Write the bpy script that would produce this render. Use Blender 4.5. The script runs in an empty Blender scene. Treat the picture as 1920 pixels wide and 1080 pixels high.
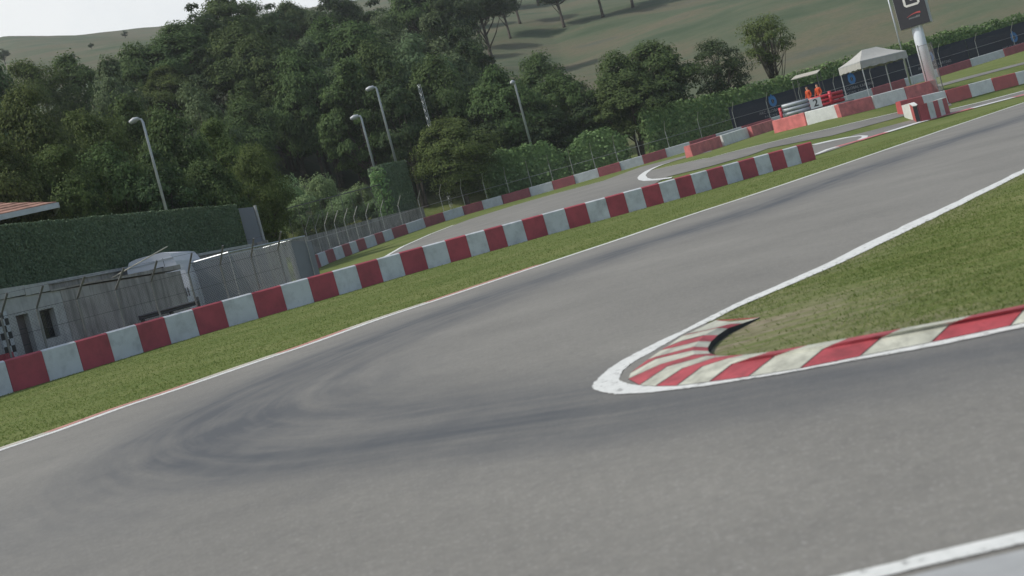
import bpy, math, random
import numpy as np
from mathutils import Vector, Matrix
from mathutils.geometry import delaunay_2d_cdt

random.seed(7)
RNG = np.random.default_rng(7)
SC = bpy.context.scene
COL = SC.collection

# ------------------------------------------------------------------ camera model
ROLL = math.radians(14.9)
FPX = 2000.0                       # focal length in pixels of a 1920 wide picture
EYE = 1.2
CR, SR = math.cos(ROLL), math.sin(ROLL)
VH = (405 - 540) * CR              # horizon offset below/above the picture centre


def uv(x, y):
    dx, dy = x - 960.0, y - 540.0
    return dx * CR - dy * SR, dx * SR + dy * CR - VH


def at(x, y, Y):
    """world point seen at picture position x, y and standing Y metres ahead"""
    u, v = uv(x, y)
    return Vector((u / FPX * Y, Y, EYE - v / FPX * Y))


# ------------------------------------------------------------------ terrain
def sstep(t):
    t = np.clip(t, 0, 1)
    return t * t * (3 - 2 * t)


def softplus(t, k):
    return np.where(t / k > 30, t, k * np.log1p(np.exp(np.minimum(t / k, 30))))


def terrain(X, Y):
    X = np.asarray(X, float); Y = np.asarray(Y, float)
    w = (X + 14.8) * -0.607 + (Y - 30.3) * 0.794
    plane = np.maximum(0.0, -0.81 + 0.02 * X + 0.03 * Y)
    plane = np.minimum(plane, 5.0)
    z = plane * sstep((w - 3.3) / 11.0)
    r = X / np.maximum(Y, 20.0)
    start = np.interp(r, [-.25, -.12, 0.0, .1], [92, 114, 126, 140])
    s1 = np.interp(r, [-.25, 0.0, .1], [.42, .32, .30])
    crest = np.interp(r, [-.5, -.4, -.266, -.12, 0, .3], [.281, .2835, .2545, .235, .23, .23])
    z1 = softplus(Y - start, 5.0) * s1
    mid = start + 75
    s2 = (crest * 600 - 3 - 75 * s1) / (600 - mid)
    z1 = np.where(Y > mid, 75 * s1 + (np.minimum(Y, 600) - mid) * s2, z1)
    z1 = z1 - np.maximum(Y - 600, 0) * .12
    hill = sstep((Y - start) / 40.0)
    z1 = z1 + hill * (0.9 * np.sin(X * .071 + Y * .043) + .7 * np.sin(X * .031 - Y * .067 + 1.3) + .35 * np.sin(X * .19 + .6) * np.cos(Y * .17))
    return z + z1


def T(X, Y):
    return float(terrain(X, Y))


def gnd(x, y, dz=0.0):
    """the point of the ground (raised by dz) seen at picture position x, y"""
    u, v = uv(x, y)
    a, b = u / FPX, v / FPX
    if b > 0.02:
        Y = (EYE - dz) / b
        if Y < 62 and abs(T(a * Y, Y)) < 1e-4:
            return Vector((a * Y, Y, dz))
    lo, step = 2.0, 0.5
    Y = lo
    while Y < 640:
        if EYE - b * Y < T(a * Y, Y) + dz:
            lo, hi = Y - step, Y
            for _ in range(30):
                m = (lo + hi) / 2
                if EYE - b * m < T(a * m, m) + dz: hi = m
                else: lo = m
            Y = hi
            break
        Y += step
    return Vector((a * Y, Y, T(a * Y, Y) + dz))


# ------------------------------------------------------------------ materials
MATS = {}


def nodes_of(name):
    m = bpy.data.materials.new(name); m.use_nodes = True
    nt = m.node_tree
    return m, nt, nt.nodes, nt.links, nt.nodes['Principled BSDF']


def lk(L, a, b): L.new(a, b)


def noise(N, L, vec, scale, detail=4, rough=.55):
    n = N.new('ShaderNodeTexNoise'); n.inputs['Scale'].default_value = scale
    n.inputs['Detail'].default_value = detail; n.inputs['Roughness'].default_value = rough
    if vec is not None: L.new(vec, n.inputs['Vector'])
    return n.outputs['Fac']


def ramp(N, L, fac, stops):
    r = N.new('ShaderNodeValToRGB')
    e = r.color_ramp.elements
    while len(e) < len(stops): e.new(.5)
    for i, (p, c) in enumerate(stops):
        e[i].position = p; e[i].color = (*c, 1) if len(c) == 3 else c
    L.new(fac, r.inputs['Fac'])
    return r.outputs['Color']


def mix(N, L, fac, a, b, mode='MIX'):
    m = N.new('ShaderNodeMix'); m.data_type = 'RGBA'; m.blend_type = mode
    for s, val in ((m.inputs[0], fac), (m.inputs[6], a), (m.inputs[7], b)):
        if isinstance(val, (int, float)): s.default_value = val
        elif isinstance(val, tuple): s.default_value = (*val, 1)
        else: L.new(val, s)
    return m.outputs[2]


def mathn(N, L, op, a, b=None, clamp=False):
    m = N.new('ShaderNodeMath'); m.operation = op; m.use_clamp = clamp
    for i, val in enumerate((a, b)):
        if val is None: continue
        if isinstance(val, (int, float)): m.inputs[i].default_value = val
        else: L.new(val, m.inputs[i])
    return m.outputs[0]


def objpos(N, L, scale=(1, 1, 1), rotz=0.0):
    g = N.new('ShaderNodeNewGeometry')
    mp = N.new('ShaderNodeMapping'); mp.inputs['Scale'].default_value = scale
    mp.inputs['Rotation'].default_value = (0, 0, rotz)
    L.new(g.outputs['Position'], mp.inputs['Vector'])
    return mp.outputs['Vector']


def bump(N, L, P, h, strength=.3, dist=.02):
    b = N.new('ShaderNodeBump'); b.inputs['Strength'].default_value = strength
    b.inputs['Distance'].default_value = dist
    L.new(h, b.inputs['Height']); L.new(b.outputs['Normal'], P.inputs['Normal'])


def simple(name, col, rough=.6, metal=0.0, var=.18, scale=3.0, stain=0.0, streak=False, sscale=2.4):
    """painted / concrete / metal surface with tonal variation and grime"""
    m, nt, N, L, P = nodes_of(name)
    v = objpos(N, L)
    a = noise(N, L, v, scale, 5)
    lo = tuple(c * (1 - var) for c in col); hi = tuple(min(1, c * (1 + var)) for c in col)
    c = ramp(N, L, a, [(.3, lo), (.7, hi)])
    if stain > 0:
        vs = objpos(N, L, (2.2, 2.2, .22) if streak else (1, 1, 1))
        s = noise(N, L, vs, sscale, 6, .65)
        sm = ramp(N, L, s, [(.46, (0, 0, 0)), (.72, (1, 1, 1))])
        c = mix(N, L, mathn(N, L, 'MULTIPLY', sm, stain), c, tuple(x * .35 + .01 for x in col))
    L.new(c, P.inputs['Base Color'])
    P.inputs['Roughness'].default_value = rough; P.inputs['Metallic'].default_value = metal
    b = noise(N, L, v, 60, 3)
    bump(N, L, P, b, .12, .01)
    MATS[name] = m
    return m


def leafy(name, dark, light, trans=.25, rough=.65):
    m, nt, N, L, P = nodes_of(name)
    g = N.new('ShaderNodeNewGeometry')
    oi = N.new('ShaderNodeObjectInfo')
    tc = N.new('ShaderNodeTexCoord')
    n1 = noise(N, L, tc.outputs['Object'], .55, 3)
    f = mathn(N, L, 'ADD', mathn(N, L, 'MULTIPLY', g.outputs['Random Per Island'], .55), mathn(N, L, 'MULTIPLY', n1, .55))
    f = mathn(N, L, 'ADD', f, mathn(N, L, 'MULTIPLY', oi.outputs['Random'], .25))
    c = ramp(N, L, f, [(.25, dark), (.95, light)])
    # individual trees lean yellower or bluer
    hs = N.new('ShaderNodeHueSaturation')
    L.new(mathn(N, L, 'ADD', .485, mathn(N, L, 'MULTIPLY', oi.outputs['Random'], .035)), hs.inputs['Hue'])
    hs.inputs['Saturation'].default_value = .92
    L.new(c, hs.inputs['Color'])
    L.new(hs.outputs['Color'], P.inputs['Base Color'])
    P.inputs['Roughness'].default_value = rough
    P.inputs['Specular IOR Level'].default_value = .08
    tr = N.new('ShaderNodeBsdfTranslucent')
    L.new(hs.outputs['Color'], tr.inputs['Color'])
    ms = N.new('ShaderNodeMixShader'); ms.inputs[0].default_value = trans
    L.new(P.outputs[0], ms.inputs[1]); L.new(tr.outputs[0], ms.inputs[2])
    L.new(ms.outputs[0], N['Material Output'].inputs['Surface'])
    MATS[name] = m
    return m


# paints, concrete, metal
simple('red_paint', (.40, .066, .086), .55, 0, .14, 1.1, .4)
simple('grey_white_paint', (.58, .61, .62), .55, 0, .09, 1.1, .42)
simple('patch', (.10, .10, .095), .85, 0, .2, 6)
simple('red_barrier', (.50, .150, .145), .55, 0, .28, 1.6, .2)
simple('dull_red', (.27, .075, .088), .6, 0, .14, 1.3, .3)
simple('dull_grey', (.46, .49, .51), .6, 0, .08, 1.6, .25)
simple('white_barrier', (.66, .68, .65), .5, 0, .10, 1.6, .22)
simple('bright_red', (.44, .085, .085), .5, 0, .10, 1.6, .1)
simple('rubber_and_edge_shade', (.025, .027, .03), .8)  # rubber, also the painted shadow colour of the kerb edge
simple('kerb_red', (.35, .058, .070), .7, 0, .24, 5, .75, False, 7.0)
simple('kerb_cream', (.44, .45, .375), .75, 0, .2, 6, .8, False, 7.0)
simple('flat_kerb_red', (.42, .20, .16), .7, 0, .15, 3, .2)
simple('flat_kerb_cream', (.46, .43, .36), .7, 0, .15, 3, .3)
simple('concrete', (.32, .312, .29), .85, 0, .2, 1.2, .95, True)
simple('concrete_light', (.40, .41, .40), .85, 0, .12, 5, .35, True)
simple('apron_concrete', (.34, .355, .355), .8, 0, .08, 6, .2)
simple('grey_panel', (.19, .205, .225), .55, 0, .08, 1)
simple('near_post', (.20, .205, .20), .5, .5, .1, 6)
simple('steel', (.36, .37, .36), .42, .75, .12, 6)
simple('dull_steel', (.12, .125, .12), .5, .6, .1, 6)
simple('galvanised', (.42, .45, .47), .45, .55, .1, 4)
simple('dark_beam', (.045, .05, .055), .6)
simple('wire', (.42, .43, .42), .45, .6, .1, 6)
simple('dark_wire', (.04, .043, .043), .6, .2, .1, 6)
simple('bark', (.075, .06, .048), .9, 0, .35, 3)
simple('van_white', (.66, .69, .74), .3, 0, .04, 1)
simple('glass_dark', (.015, .018, .02), .12)
simple('tile', (.30, .165, .12), .8, 0, .35, 2.5, .2)
simple('pale_metal', (.40, .425, .44), .45, .1, .08, 2)
simple('canvas', (.40, .405, .38), .8, 0, .06, 3)
simple('beige_sheet', (.42, .40, .34), .8, 0, .06, 3)
simple('white_column', (.66, .73, .79), .6, 0, .03, 1)
simple('navy', (.012, .018, .036), .8, 0, .1, 1)
simple('sign_black', (.022, .022, .028), .45, 0, .1, 1)
simple('emblem_blue', (.03, .17, .42), .5, 0, .1, 2)
simple('letter_white', (.62, .62, .58), .5)
simple('letter_grey', (.20, .21, .22), .6)
simple('letter_faint', (.30, .31, .33), .6)
simple('swoosh_red', (.42, .07, .07), .5)
simple('black_paint', (.02, .022, .022), .6)
simple('plastic_white', (.42, .46, .49), .35, 0, .08, 2)
simple('plastic_red', (.42, .035, .05), .35, 0, .12, 2)
simple('orange_cloth', (.50, .075, .022), .8, 0, .15, 6)
simple('skin', (.52, .30, .20), .6, 0, .06, 8)
simple('hair_dark', (.025, .018, .013), .7)
simple('eye_dark', (.02, .02, .02), .3)
simple('door_grey', (.10, .085, .085), .7, 0, .2, 2)
simple('cream_pole', (.50, .48, .38), .5)
simple('line_tape', (.6, .6, .6), .6)

leafy('leaf_forest', (.048, .086, .028), (.120, .180, .056), .35)
leafy('leaf_pale', (.070, .108, .048), (.160, .225, .104), .35)
leafy('leaf_near', (.052, .086, .024), (.145, .195, .050), .35)
leafy('leaf_dark', (.032, .058, .024), (.075, .118, .044), .3)
leafy('leaf_turf', (.098, .152, .086), (.175, .26, .152), .15)
leafy('leaf_ivy', (.060, .125, .040), (.23, .36, .13), .3)
leafy('leaf_bush', (.13, .20, .075), (.27, .38, .17), .35)


def mat_blade():
    m, nt, N, L, P = nodes_of('grass_blade')
    g = N.new('ShaderNodeNewGeometry')
    st = noise(N, L, objpos(N, L, (.22, 3.0, 1), math.radians(-12)), 3.2, 5, .65)
    f = mathn(N, L, 'ADD', mathn(N, L, 'MULTIPLY', g.outputs['Random Per Island'], .25), mathn(N, L, 'MULTIPLY', st, .75))
    c = ramp(N, L, f, [(.36, (.110, .158, .039)), (.50, (.162, .214, .063)), (.66, (.26, .29, .12))])
    L.new(c, P.inputs['Base Color']); P.inputs['Roughness'].default_value = .8; P.inputs['Specular IOR Level'].default_value = .1
    tr = N.new('ShaderNodeBsdfTranslucent'); L.new(c, tr.inputs['Color'])
    ms = N.new('ShaderNodeMixShader'); ms.inputs[0].default_value = .5
    L.new(P.outputs[0], ms.inputs[1]); L.new(tr.outputs[0], ms.inputs[2]); L.new(ms.outputs[0], N['Material Output'].inputs['Surface'])
    MATS['grass_blade'] = m


mat_blade()


def mat_ground():
    m, nt, N, L, P = nodes_of('ground_grass')
    v = objpos(N, L)
    sep = N.new('ShaderNodeSeparateXYZ'); L.new(v, sep.inputs[0])
    fine = noise(N, L, objpos(N, L, (1, 1, 1)), 9.0, 6, .7)
    st = noise(N, L, objpos(N, L, (.22, 3.0, 1), math.radians(-12)), 3.2, 5, .65)
    big = noise(N, L, v, .28, 4)
    f = mathn(N, L, 'ADD', mathn(N, L, 'MULTIPLY', fine, .30), mathn(N, L, 'ADD', mathn(N, L, 'MULTIPLY', st, .50), mathn(N, L, 'MULTIPLY', big, .25)))
    near = ramp(N, L, f, [(.37, (.065, .098, .023)), (.50, (.107, .144, .040)), (.57, (.146, .168, .058)), (.68, (.225, .215, .108))])
    # worn earth showing through beside the kerb (attribute)
    at_ = N.new('ShaderNodeAttribute'); at_.attribute_name = 'worn'
    en = noise(N, L, objpos(N, L, (.5, 2.6, 1), math.radians(-20)), 2.2, 5, .6)
    ef = mathn(N, L, 'MULTIPLY', at_.outputs['Fac'], ramp(N, L, en, [(.36, (.15, .15, .15)), (.6, (1, 1, 1))]))
    near = mix(N, L, ef, near, ramp(N, L, fine, [(.3, (.15, .125, .085)), (.7, (.30, .265, .195))]))
    # dry hillside
    hv = objpos(N, L, (1, 2.2, 1), .15)
    h1 = noise(N, L, hv, .030, 5, .58)
    h2 = noise(N, L, hv, .09, 4, .6)
    hc = ramp(N, L, mathn(N, L, 'ADD', mathn(N, L, 'MULTIPLY', h1, .7), mathn(N, L, 'MULTIPLY', h2, .3)),
              [(.36, (.060, .088, .052)), (.47, (.094, .114, .072)), (.58, (.132, .122, .082)), (.68, (.098, .106, .082))])
    hc = mix(N, L, ramp(N, L, noise(N, L, hv, 1.1, 6, .7), [(.42, (0, 0, 0)), (.68, (.5, .5, .5))]), hc, (.062, .078, .042))
    hf = mathn(N, L, 'MULTIPLY', mathn(N, L, 'SUBTRACT', sep.outputs['Z'], 4.5), .25, True)
    c = mix(N, L, hf, near, hc)
    L.new(c, P.inputs['Base Color']); P.inputs['Roughness'].default_value = .95
    P.inputs['Specular IOR Level'].default_value = .1
    bump(N, L, P, f, .5, .05)
    MATS['ground_grass'] = m


def mat_asphalt():
    m, nt, N, L, P = nodes_of('asphalt')
    v = objpos(N, L)
    a = noise(N, L, v, .35, 5, .6)
    b = noise(N, L, v, 14, 5, .75)
    f = mathn(N, L, 'ADD', mathn(N, L, 'MULTIPLY', a, .55), mathn(N, L, 'MULTIPLY', b, .45))
    base = ramp(N, L, f, [(.36, (.150, .148, .135)), (.52, (.190, .187, .169)), (.66, (.232, .227, .204))])
    sp = noise(N, L, v, 55, 2, .5)
    base = mix(N, L, ramp(N, L, sp, [(.56, (0, 0, 0)), (.74, (.55, .55, .55))]), base, (.31, .305, .29))
    base = mix(N, L, ramp(N, L, noise(N, L, v, 2.6, 6, .7), [(.52, (0, 0, 0)), (.78, (.34, .34, .34))]), base, (.12, .12, .115))
    # rubber laid down along the racing line: streaks follow the line (UV = metres along, metres across)
    uvn = N.new('ShaderNodeUVMap'); uvn.uv_map = 'LineUV'
    mp = N.new('ShaderNodeMapping'); mp.inputs['Scale'].default_value = (.20, 2.1, 1); L.new(uvn.outputs[0], mp.inputs['Vector'])
    s1 = noise(N, L, mp.outputs[0], 1.5, 5, .62)
    mp2 = N.new('ShaderNodeMapping'); mp2.inputs['Scale'].default_value = (.22, .9, 1); L.new(uvn.outputs[0], mp2.inputs['Vector'])
    s2 = noise(N, L, mp2.outputs[0], .9, 3, .5)
    at_ = N.new('ShaderNodeAttribute'); at_.attribute_name = 'rubber'
    stk = ramp(N, L, s1, [(.34, (.30, .30, .30)), (.60, (1.1, 1.1, 1.1))])
    stk = mathn(N, L, 'ADD', mathn(N, L, 'MULTIPLY', stk, .7), mathn(N, L, 'MULTIPLY', s2, .5))
    blot = ramp(N, L, noise(N, L, objpos(N, L, (.8, .5, 1)), 1.5, 6, .65), [(.30, (.72, .72, .72)), (.60, (1.12, 1.12, 1.12))])
    stk = mathn(N, L, 'MULTIPLY', stk, blot)
    k = mathn(N, L, 'MULTIPLY', at_.outputs['Fac'], stk, True)
    c = mix(N, L, k, base, (.080, .087, .094))
    L.new(c, P.inputs['Base Color']); P.inputs['Roughness'].default_value = .82
    P.inputs['Specular IOR Level'].default_value = .3
    bump(N, L, P, b, .25, .012)
    MATS['asphalt'] = m


def mat_line():
    m, nt, N, L, P = nodes_of('line_paint')
    v = objpos(N, L)
    a = noise(N, L, v, 16, 6, .7)
    c = ramp(N, L, a, [(.36, (.24, .24, .23)), (.42, (.58, .60, .575)), (.7, (.70, .715, .69))])
    L.new(c, P.inputs['Base Color']); P.inputs['Roughness'].default_value = .6
    MATS['line_paint'] = m


mat_ground(); mat_asphalt(); mat_line()


def mat_chips():
    m, nt, N, L, P = nodes_of('banner_wrap')
    MATS['banner_wrap'] = m


# ------------------------------------------------------------------ mesh helper
class MB:
    def __init__(s): s.v, s.f, s.m, s.cur = [], [], [], 0

    def add(s, vs, fs):
        n = len(s.v)
        s.v += [tuple(p) for p in vs]
        for f in fs:
            s.f.append(tuple(i + n for i in f)); s.m.append(s.cur)

    def quad(s, a, b, c, d): s.add([a, b, c, d], [(0, 1, 2, 3)])

    def hexa(s, b, t):
        """closed block from 4 base and 4 top points"""
        s.add(list(b) + list(t), [(3, 2, 1, 0), (4, 5, 6, 7), (0, 1, 5, 4), (1, 2, 6, 5), (2, 3, 7, 6), (3, 0, 4, 7)])

    def box(s, lo, hi, rz=0.0, c=(0, 0, 0)):
        cr, sr = math.cos(rz), math.sin(rz)
        P = lambda x, y, z: (c[0] + x * cr - y * sr, c[1] + x * sr + y * cr, c[2] + z)
        (x0, y0, z0), (x1, y1, z1) = lo, hi
        s.hexa([P(x0, y0, z0), P(x1, y0, z0), P(x1, y1, z0), P(x0, y1, z0)], [P(x0, y0, z1), P(x1, y0, z1), P(x1, y1, z1), P(x0, y1, z1)])

    def prism(s, prof, a, b, right, up=Vector((0, 0, 1))):
        """closed 2D profile (right, up) swept from point a to b"""
        n = len(prof)
        A = [Vector(a) + right * x + up * z for x, z in prof]; B = [Vector(b) + right * x + up * z for x, z in prof]
        s.add(A + B, [tuple(range(n))[::-1], tuple(range(n, 2 * n))] + [(i, (i + 1) % n, n + (i + 1) % n, n + i) for i in range(n)])

    def tube(s, pts, r, n=6, cap=True):
        pts = [Vector(p) for p in pts]
        rs = r if isinstance(r, (list, tuple)) else [r] * len(pts)
        rings = []
        for i, p in enumerate(pts):
            d = (pts[min(i + 1, len(pts) - 1)] - pts[max(i - 1, 0)]).normalized()
            ref = Vector((0, 0, 1)) if abs(d.z) < .9 else Vector((1, 0, 0))
            x = d.cross(ref).normalized(); y = d.cross(x).normalized()
            rings.append([p + (x * math.cos(2 * math.pi * k / n) + y * math.sin(2 * math.pi * k / n)) * rs[i] for k in range(n)])
        fs = []
        for i in range(len(pts) - 1):
            for k in range(n):
                fs.append((i * n + k, i * n + (k + 1) % n, (i + 1) * n + (k + 1) % n, (i + 1) * n + k))
        if cap: fs += [tuple(range(n))[::-1], tuple((len(pts) - 1) * n + k for k in range(n))]
        s.add([p for r_ in rings for p in r_], fs)

    def build(s, name, mats, parent=None, origin=None, smooth=False, bevel=0.0):
        o0 = Vector(origin) if origin is not None else Vector((0, 0, 0))
        me = bpy.data.meshes.new(name)
        me.from_pydata([tuple(Vector(p) - o0) for p in s.v], [], s.f)
        if isinstance(mats, str): mats = [mats]
        for k in mats: me.materials.append(MATS[k])
        me.polygons.foreach_set('material_index', s.m)
        if smooth: me.polygons.foreach_set('use_smooth', [True] * len(me.polygons))
        me.update()
        o = bpy.data.objects.new(name, me); COL.objects.link(o)
        if parent is not None: o.parent = parent
        elif origin is not None: o.location = o0
        if bevel > 0:
            b = o.modifiers.new('bevel', 'BEVEL'); b.width = bevel; b.segments = 2; b.limit_method = 'ANGLE'
        return o


def tag(o, label=None, cat=None, group=None, kind=None):
    for k, val in (('label', label), ('category', cat), ('group', group), ('kind', kind)):
        if val: o[k] = val
    return o


def empty(name, loc, label, cat, group=None):
    o = bpy.data.objects.new(name, None); COL.objects.link(o)
    o.location = loc; o.empty_display_size = .3
    return tag(o, label, cat, group)


def numpy_mesh(name, verts, faces, mats, attrs=None, mi=None):
    """verts Nx3, faces Mxk (all the same size k)"""
    me = bpy.data.meshes.new(name)
    verts = np.asarray(verts, np.float32); faces = np.asarray(faces, np.int32)
    k = faces.shape[1]
    me.vertices.add(len(verts)); me.vertices.foreach_set('co', verts.ravel())
    me.loops.add(faces.size); me.loops.foreach_set('vertex_index', faces.ravel())
    me.polygons.add(len(faces)); me.polygons.foreach_set('loop_start', np.arange(0, faces.size, k, dtype=np.int32))
    if mi is not None: me.polygons.foreach_set('material_index', np.asarray(mi, np.int32))
    me.update(calc_edges=True)
    for m in ([mats] if isinstance(mats, str) else mats): me.materials.append(MATS[m])
    return me


def link_mesh(name, me, parent=None, loc=None):
    o = bpy.data.objects.new(name, me); COL.objects.link(o)
    if parent is not None: o.parent = parent
    if loc is not None: o.location = loc
    return o


def wires(mb_, quads, pitch, r):
    """diagonal chain-link wires over a list of vertical quads (p0 base, p1 base, height)"""
    for p0, p1, z0, z1 in quads:
        p0, p1 = Vector(p0), Vector(p1)
        d = p1 - p0; ln = math.hypot(d.x, d.y); h = z1 - z0
        for sgn in (1, -1):
            t = -h
            while t < ln:
                a0, a1 = t, t + h
                lo, hi = max(0, a0), min(ln, a1)
                if hi - lo > .02:
                    def pt(q):
                        zz = (q - a0) if sgn > 0 else (h - (q - a0))
                        k = q / ln
                        return Vector((p0.x + d.x * k, p0.y + d.y * k, p0.z + d.z * k + z0 + zz))
                    mb_.tube([pt(lo), pt(hi)], r, 3, False)
                t += pitch


# ------------------------------------------------------------------ ground sheet
def graded(lo, hi, a, b, step, grow=1.16):
    xs = list(np.arange(a, b + 1e-6, step))
    s, x = step, a
    while x > lo: s *= grow; x -= s; xs.append(max(x, lo))
    s, x = step, b
    while x < hi: s *= grow; x += s; xs.append(min(x, hi))
    return np.unique(np.round(xs, 4))


def catmull(pts, n=8):
    pts = [Vector(p) for p in pts]; out = []
    for i in range(len(pts) - 1):
        p0, p1, p2, p3 = pts[max(i - 1, 0)], pts[i], pts[i + 1], pts[min(i + 2, len(pts) - 1)]
        for k in range(n):
            t = k / n
            out.append(.5 * ((2 * p1) + (p2 - p0) * t + (2 * p0 - 5 * p1 + 4 * p2 - p3) * t * t + (3 * p1 - p0 - 3 * p2 + p3) * t ** 3))
    out.append(pts[-1])
    return out


def line_dist(P, pl):
    """distance, metres along, signed distance from points P (Nx2) to a polyline"""
    pl = np.asarray([(p[0], p[1]) for p in pl]); best = np.full(len(P), 1e9); s = np.zeros(len(P)); sg = np.zeros(len(P)); acc = 0
    for a, b in zip(pl[:-1], pl[1:]):
        d = b - a; ln = np.hypot(*d) + 1e-9; dn = d / ln
        q = P - a; t = np.clip(q @ dn, 0, ln)
        e = q - t[:, None] * dn; dist = np.hypot(e[:, 0], e[:, 1])
        m = dist < best
        best[m] = dist[m]; s[m] = acc + t[m]; sg[m] = (dn[0] * q[m, 1] - dn[1] * q[m, 0]) * 1.0
        acc += ln
    return best, s, np.sign(sg) * best


def drape(name, outline, mat, off, step, kind='structure'):
    """sheet over the ground inside a closed outline, following the terrain, `off` above it"""
    ol = [Vector((p[0], p[1])) for p in outline]
    dense = []
    for a, b in zip(ol, ol[1:] + ol[:1]):
        n = max(1, int((b - a).length / (step * 1.5)))
        for k in range(n): dense.append(a.lerp(b, k / n))
    poly = np.array([(p.x, p.y) for p in dense])

    def inside(Q):
        c = np.zeros(len(Q), bool); n = len(poly)
        for i in range(n):
            x1, y1 = poly[i]; x2, y2 = poly[(i + 1) % n]
            if y1 == y2: continue
            k = ((y1 > Q[:, 1]) != (y2 > Q[:, 1])) & (Q[:, 0] < (x2 - x1) * (Q[:, 1] - y1) / (y2 - y1) + x1)
            c ^= k
        return c
    gx = np.arange(poly[:, 0].min(), poly[:, 0].max(), step); gy = np.arange(poly[:, 1].min(), poly[:, 1].max(), step)
    G = np.stack(np.meshgrid(gx, gy), -1).reshape(-1, 2) + RNG.uniform(-.15, .15, (len(gx) * len(gy), 2)) * step
    G = G[inside(G)]
    d, _, _ = line_dist(G, np.vstack([poly, poly[:1]]))
    G = G[d > step * .45]
    V = [Vector(p) for p in poly] + [Vector(p) for p in G]
    n = len(poly)
    r = delaunay_2d_cdt(V, [(i, (i + 1) % n) for i in range(n)], [], 0, 1e-5)
    vs = np.array([(p.x, p.y) for p in r[0]]); fs = np.array([f for f in r[2] if len(f) == 3])
    fs = fs[inside(vs[fs].mean(1))]
    z = terrain(vs[:, 0], vs[:, 1]) + off
    me = numpy_mesh(name, np.column_stack([vs, z]), fs, mat)
    o = link_mesh(name, me)
    return tag(o, kind=kind), vs


def strip(name, left, right, mat, off, mats=None, seg=None, kind='structure'):
    """ribbon between two matching polylines draped on the terrain"""
    V = []; F = []
    for a, b in zip(left, right):
        for p in (a, b): V.append((p[0], p[1], T(p[0], p[1]) + off))
    for i in range(min(len(left), len(right)) - 1): F.append((2 * i, 2 * i + 1, 2 * i + 3, 2 * i + 2))
    me = bpy.data.meshes.new(name); me.from_pydata(V, [], F)
    for m in (mats or [mat]): me.materials.append(MATS[m])
    if seg: me.polygons.foreach_set('material_index', seg)
    me.update()
    o = link_mesh(name, me)
    return tag(o, kind=kind)


def offset_line(pl, d):
    out = []
    for i, p in enumerate(pl):
        a, b = pl[max(i - 1, 0)], pl[min(i + 1, len(pl) - 1)]
        t = Vector((b[0] - a[0], b[1] - a[1])).normalized()
        out.append(Vector((p[0] - t.y * d, p[1] + t.x * d)))
    return out


def resample(pl, step):
    out = []
    for a, b in zip(pl[:-1], pl[1:]):
        a, b = Vector(a[:2]), Vector(b[:2]); n = max(1, int((b - a).length / step))
        out += [a.lerp(b, k / n) for k in range(n)]
    out.append(Vector(pl[-1][:2]))
    return out


def G2(lst): return [gnd(*p).to_2d() for p in lst]


xs = graded(-900, 900, -45, 75, 1.0); ys = graded(-250, 1000, -4, 150, 1.0)
# thin the far rows less on the hill
ys = np.unique(np.concatenate([ys, np.arange(150, 620, 8)]))
xs = np.unique(np.concatenate([xs, np.arange(-300, 200, 8)]))
XX, YY = np.meshgrid(xs, ys)
ZZ = terrain(XX, YY)
nx, ny = len(xs), len(ys)
idx = np.arange(nx * ny).reshape(ny, nx)
FF = np.stack([idx[:-1, :-1], idx[:-1, 1:], idx[1:, 1:], idx[1:, :-1]], -1).reshape(-1, 4)
gme = numpy_mesh('ground', np.stack([XX, YY, ZZ], -1).reshape(-1, 3), FF, 'ground_grass')
gme.polygons.foreach_set('use_smooth', [True] * len(gme.polygons))
tag(link_mesh('ground', gme), kind='structure')

# ------------------------------------------------------------------ near track
def Z7(*pts): return [(1100 + a / 5.3333, 560 + b / 5.3333) for a, b in pts]


L1px = [(0, 843.7), (100, 810), (225, 765), (320, 733.7), (480, 678.7), (580, 645), (705, 600), (830, 558.7), (960, 515), (1035, 490), (1160, 448.7), (1285, 406), (1440, 355.5), (1640, 287.5), (1775, 241)]
L1 = G2(L1px)
d_ = (L1[-1] - L1[-4]).normalized()
d0 = (L1[0] - L1[2]).normalized()
La, Lb = L1[0], L1[-1]
L1 = catmull([Vector((p.x, p.y, 0)) for p in L1], 6); L1 = [p.to_2d() for p in L1]
L1 = [La + d0 * 18, La + d0 * 8] + L1 + [Lb + d_ * k for k in (12, 30, 60)]

tipO = G2([(1920, 318), (1780, 385), (1640, 450), (1540, 500)] + Z7((1620, 0), (1390, 110), (1180, 215), (980, 320), (780, 410), (540, 530), (300, 660), (150, 780), (68, 870), (85, 920), (180, 950), (300, 965), (500, 960), (700, 945), (1000, 910), (1300, 870), (1600, 820), (1920, 770)) + [(1600, 679), (1760, 650), (1920, 616)])
tipI = G2([(1920, 326), (1790, 391), (1657, 456), (1560, 502)] + Z7((1730, 0), (1480, 110), (1280, 215), (1080, 305), (880, 410), (640, 550), (550, 598), (480, 640), (380, 720), (330, 800), (350, 840), (430, 865), (560, 880), (700, 885), (1000, 868), (1300, 828), (1600, 780), (1920, 735)) + [(1600, 671), (1760, 642), (1920, 609)])


def extend(pl, k0, k1):
    a = (pl[0] - pl[1]).normalized(); b = (pl[-1] - pl[-2]).normalized()
    return [pl[0] + a * k0] + pl + [pl[-1] + b * k1]


jag = random.Random(3)
tO = [p.to_2d() for p in catmull([Vector((p.x, p.y, 0)) for p in tipO], 10)]
tI = [p.to_2d() for p in catmull([Vector((p.x, p.y, 0)) for p in tipI], 10)]
tO = extend(tO, 70, 25); tI = extend(tI, 70, 25)
tO = [p + Vector((jag.uniform(-1, 1), jag.uniform(-1, 1))) * (.008 if p.length < 12 else .02) for p in tO]
tI = [p + Vector((jag.uniform(-1, 1), jag.uniform(-1, 1))) * (.006 if p.length < 12 else .02) for p in tI]

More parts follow.
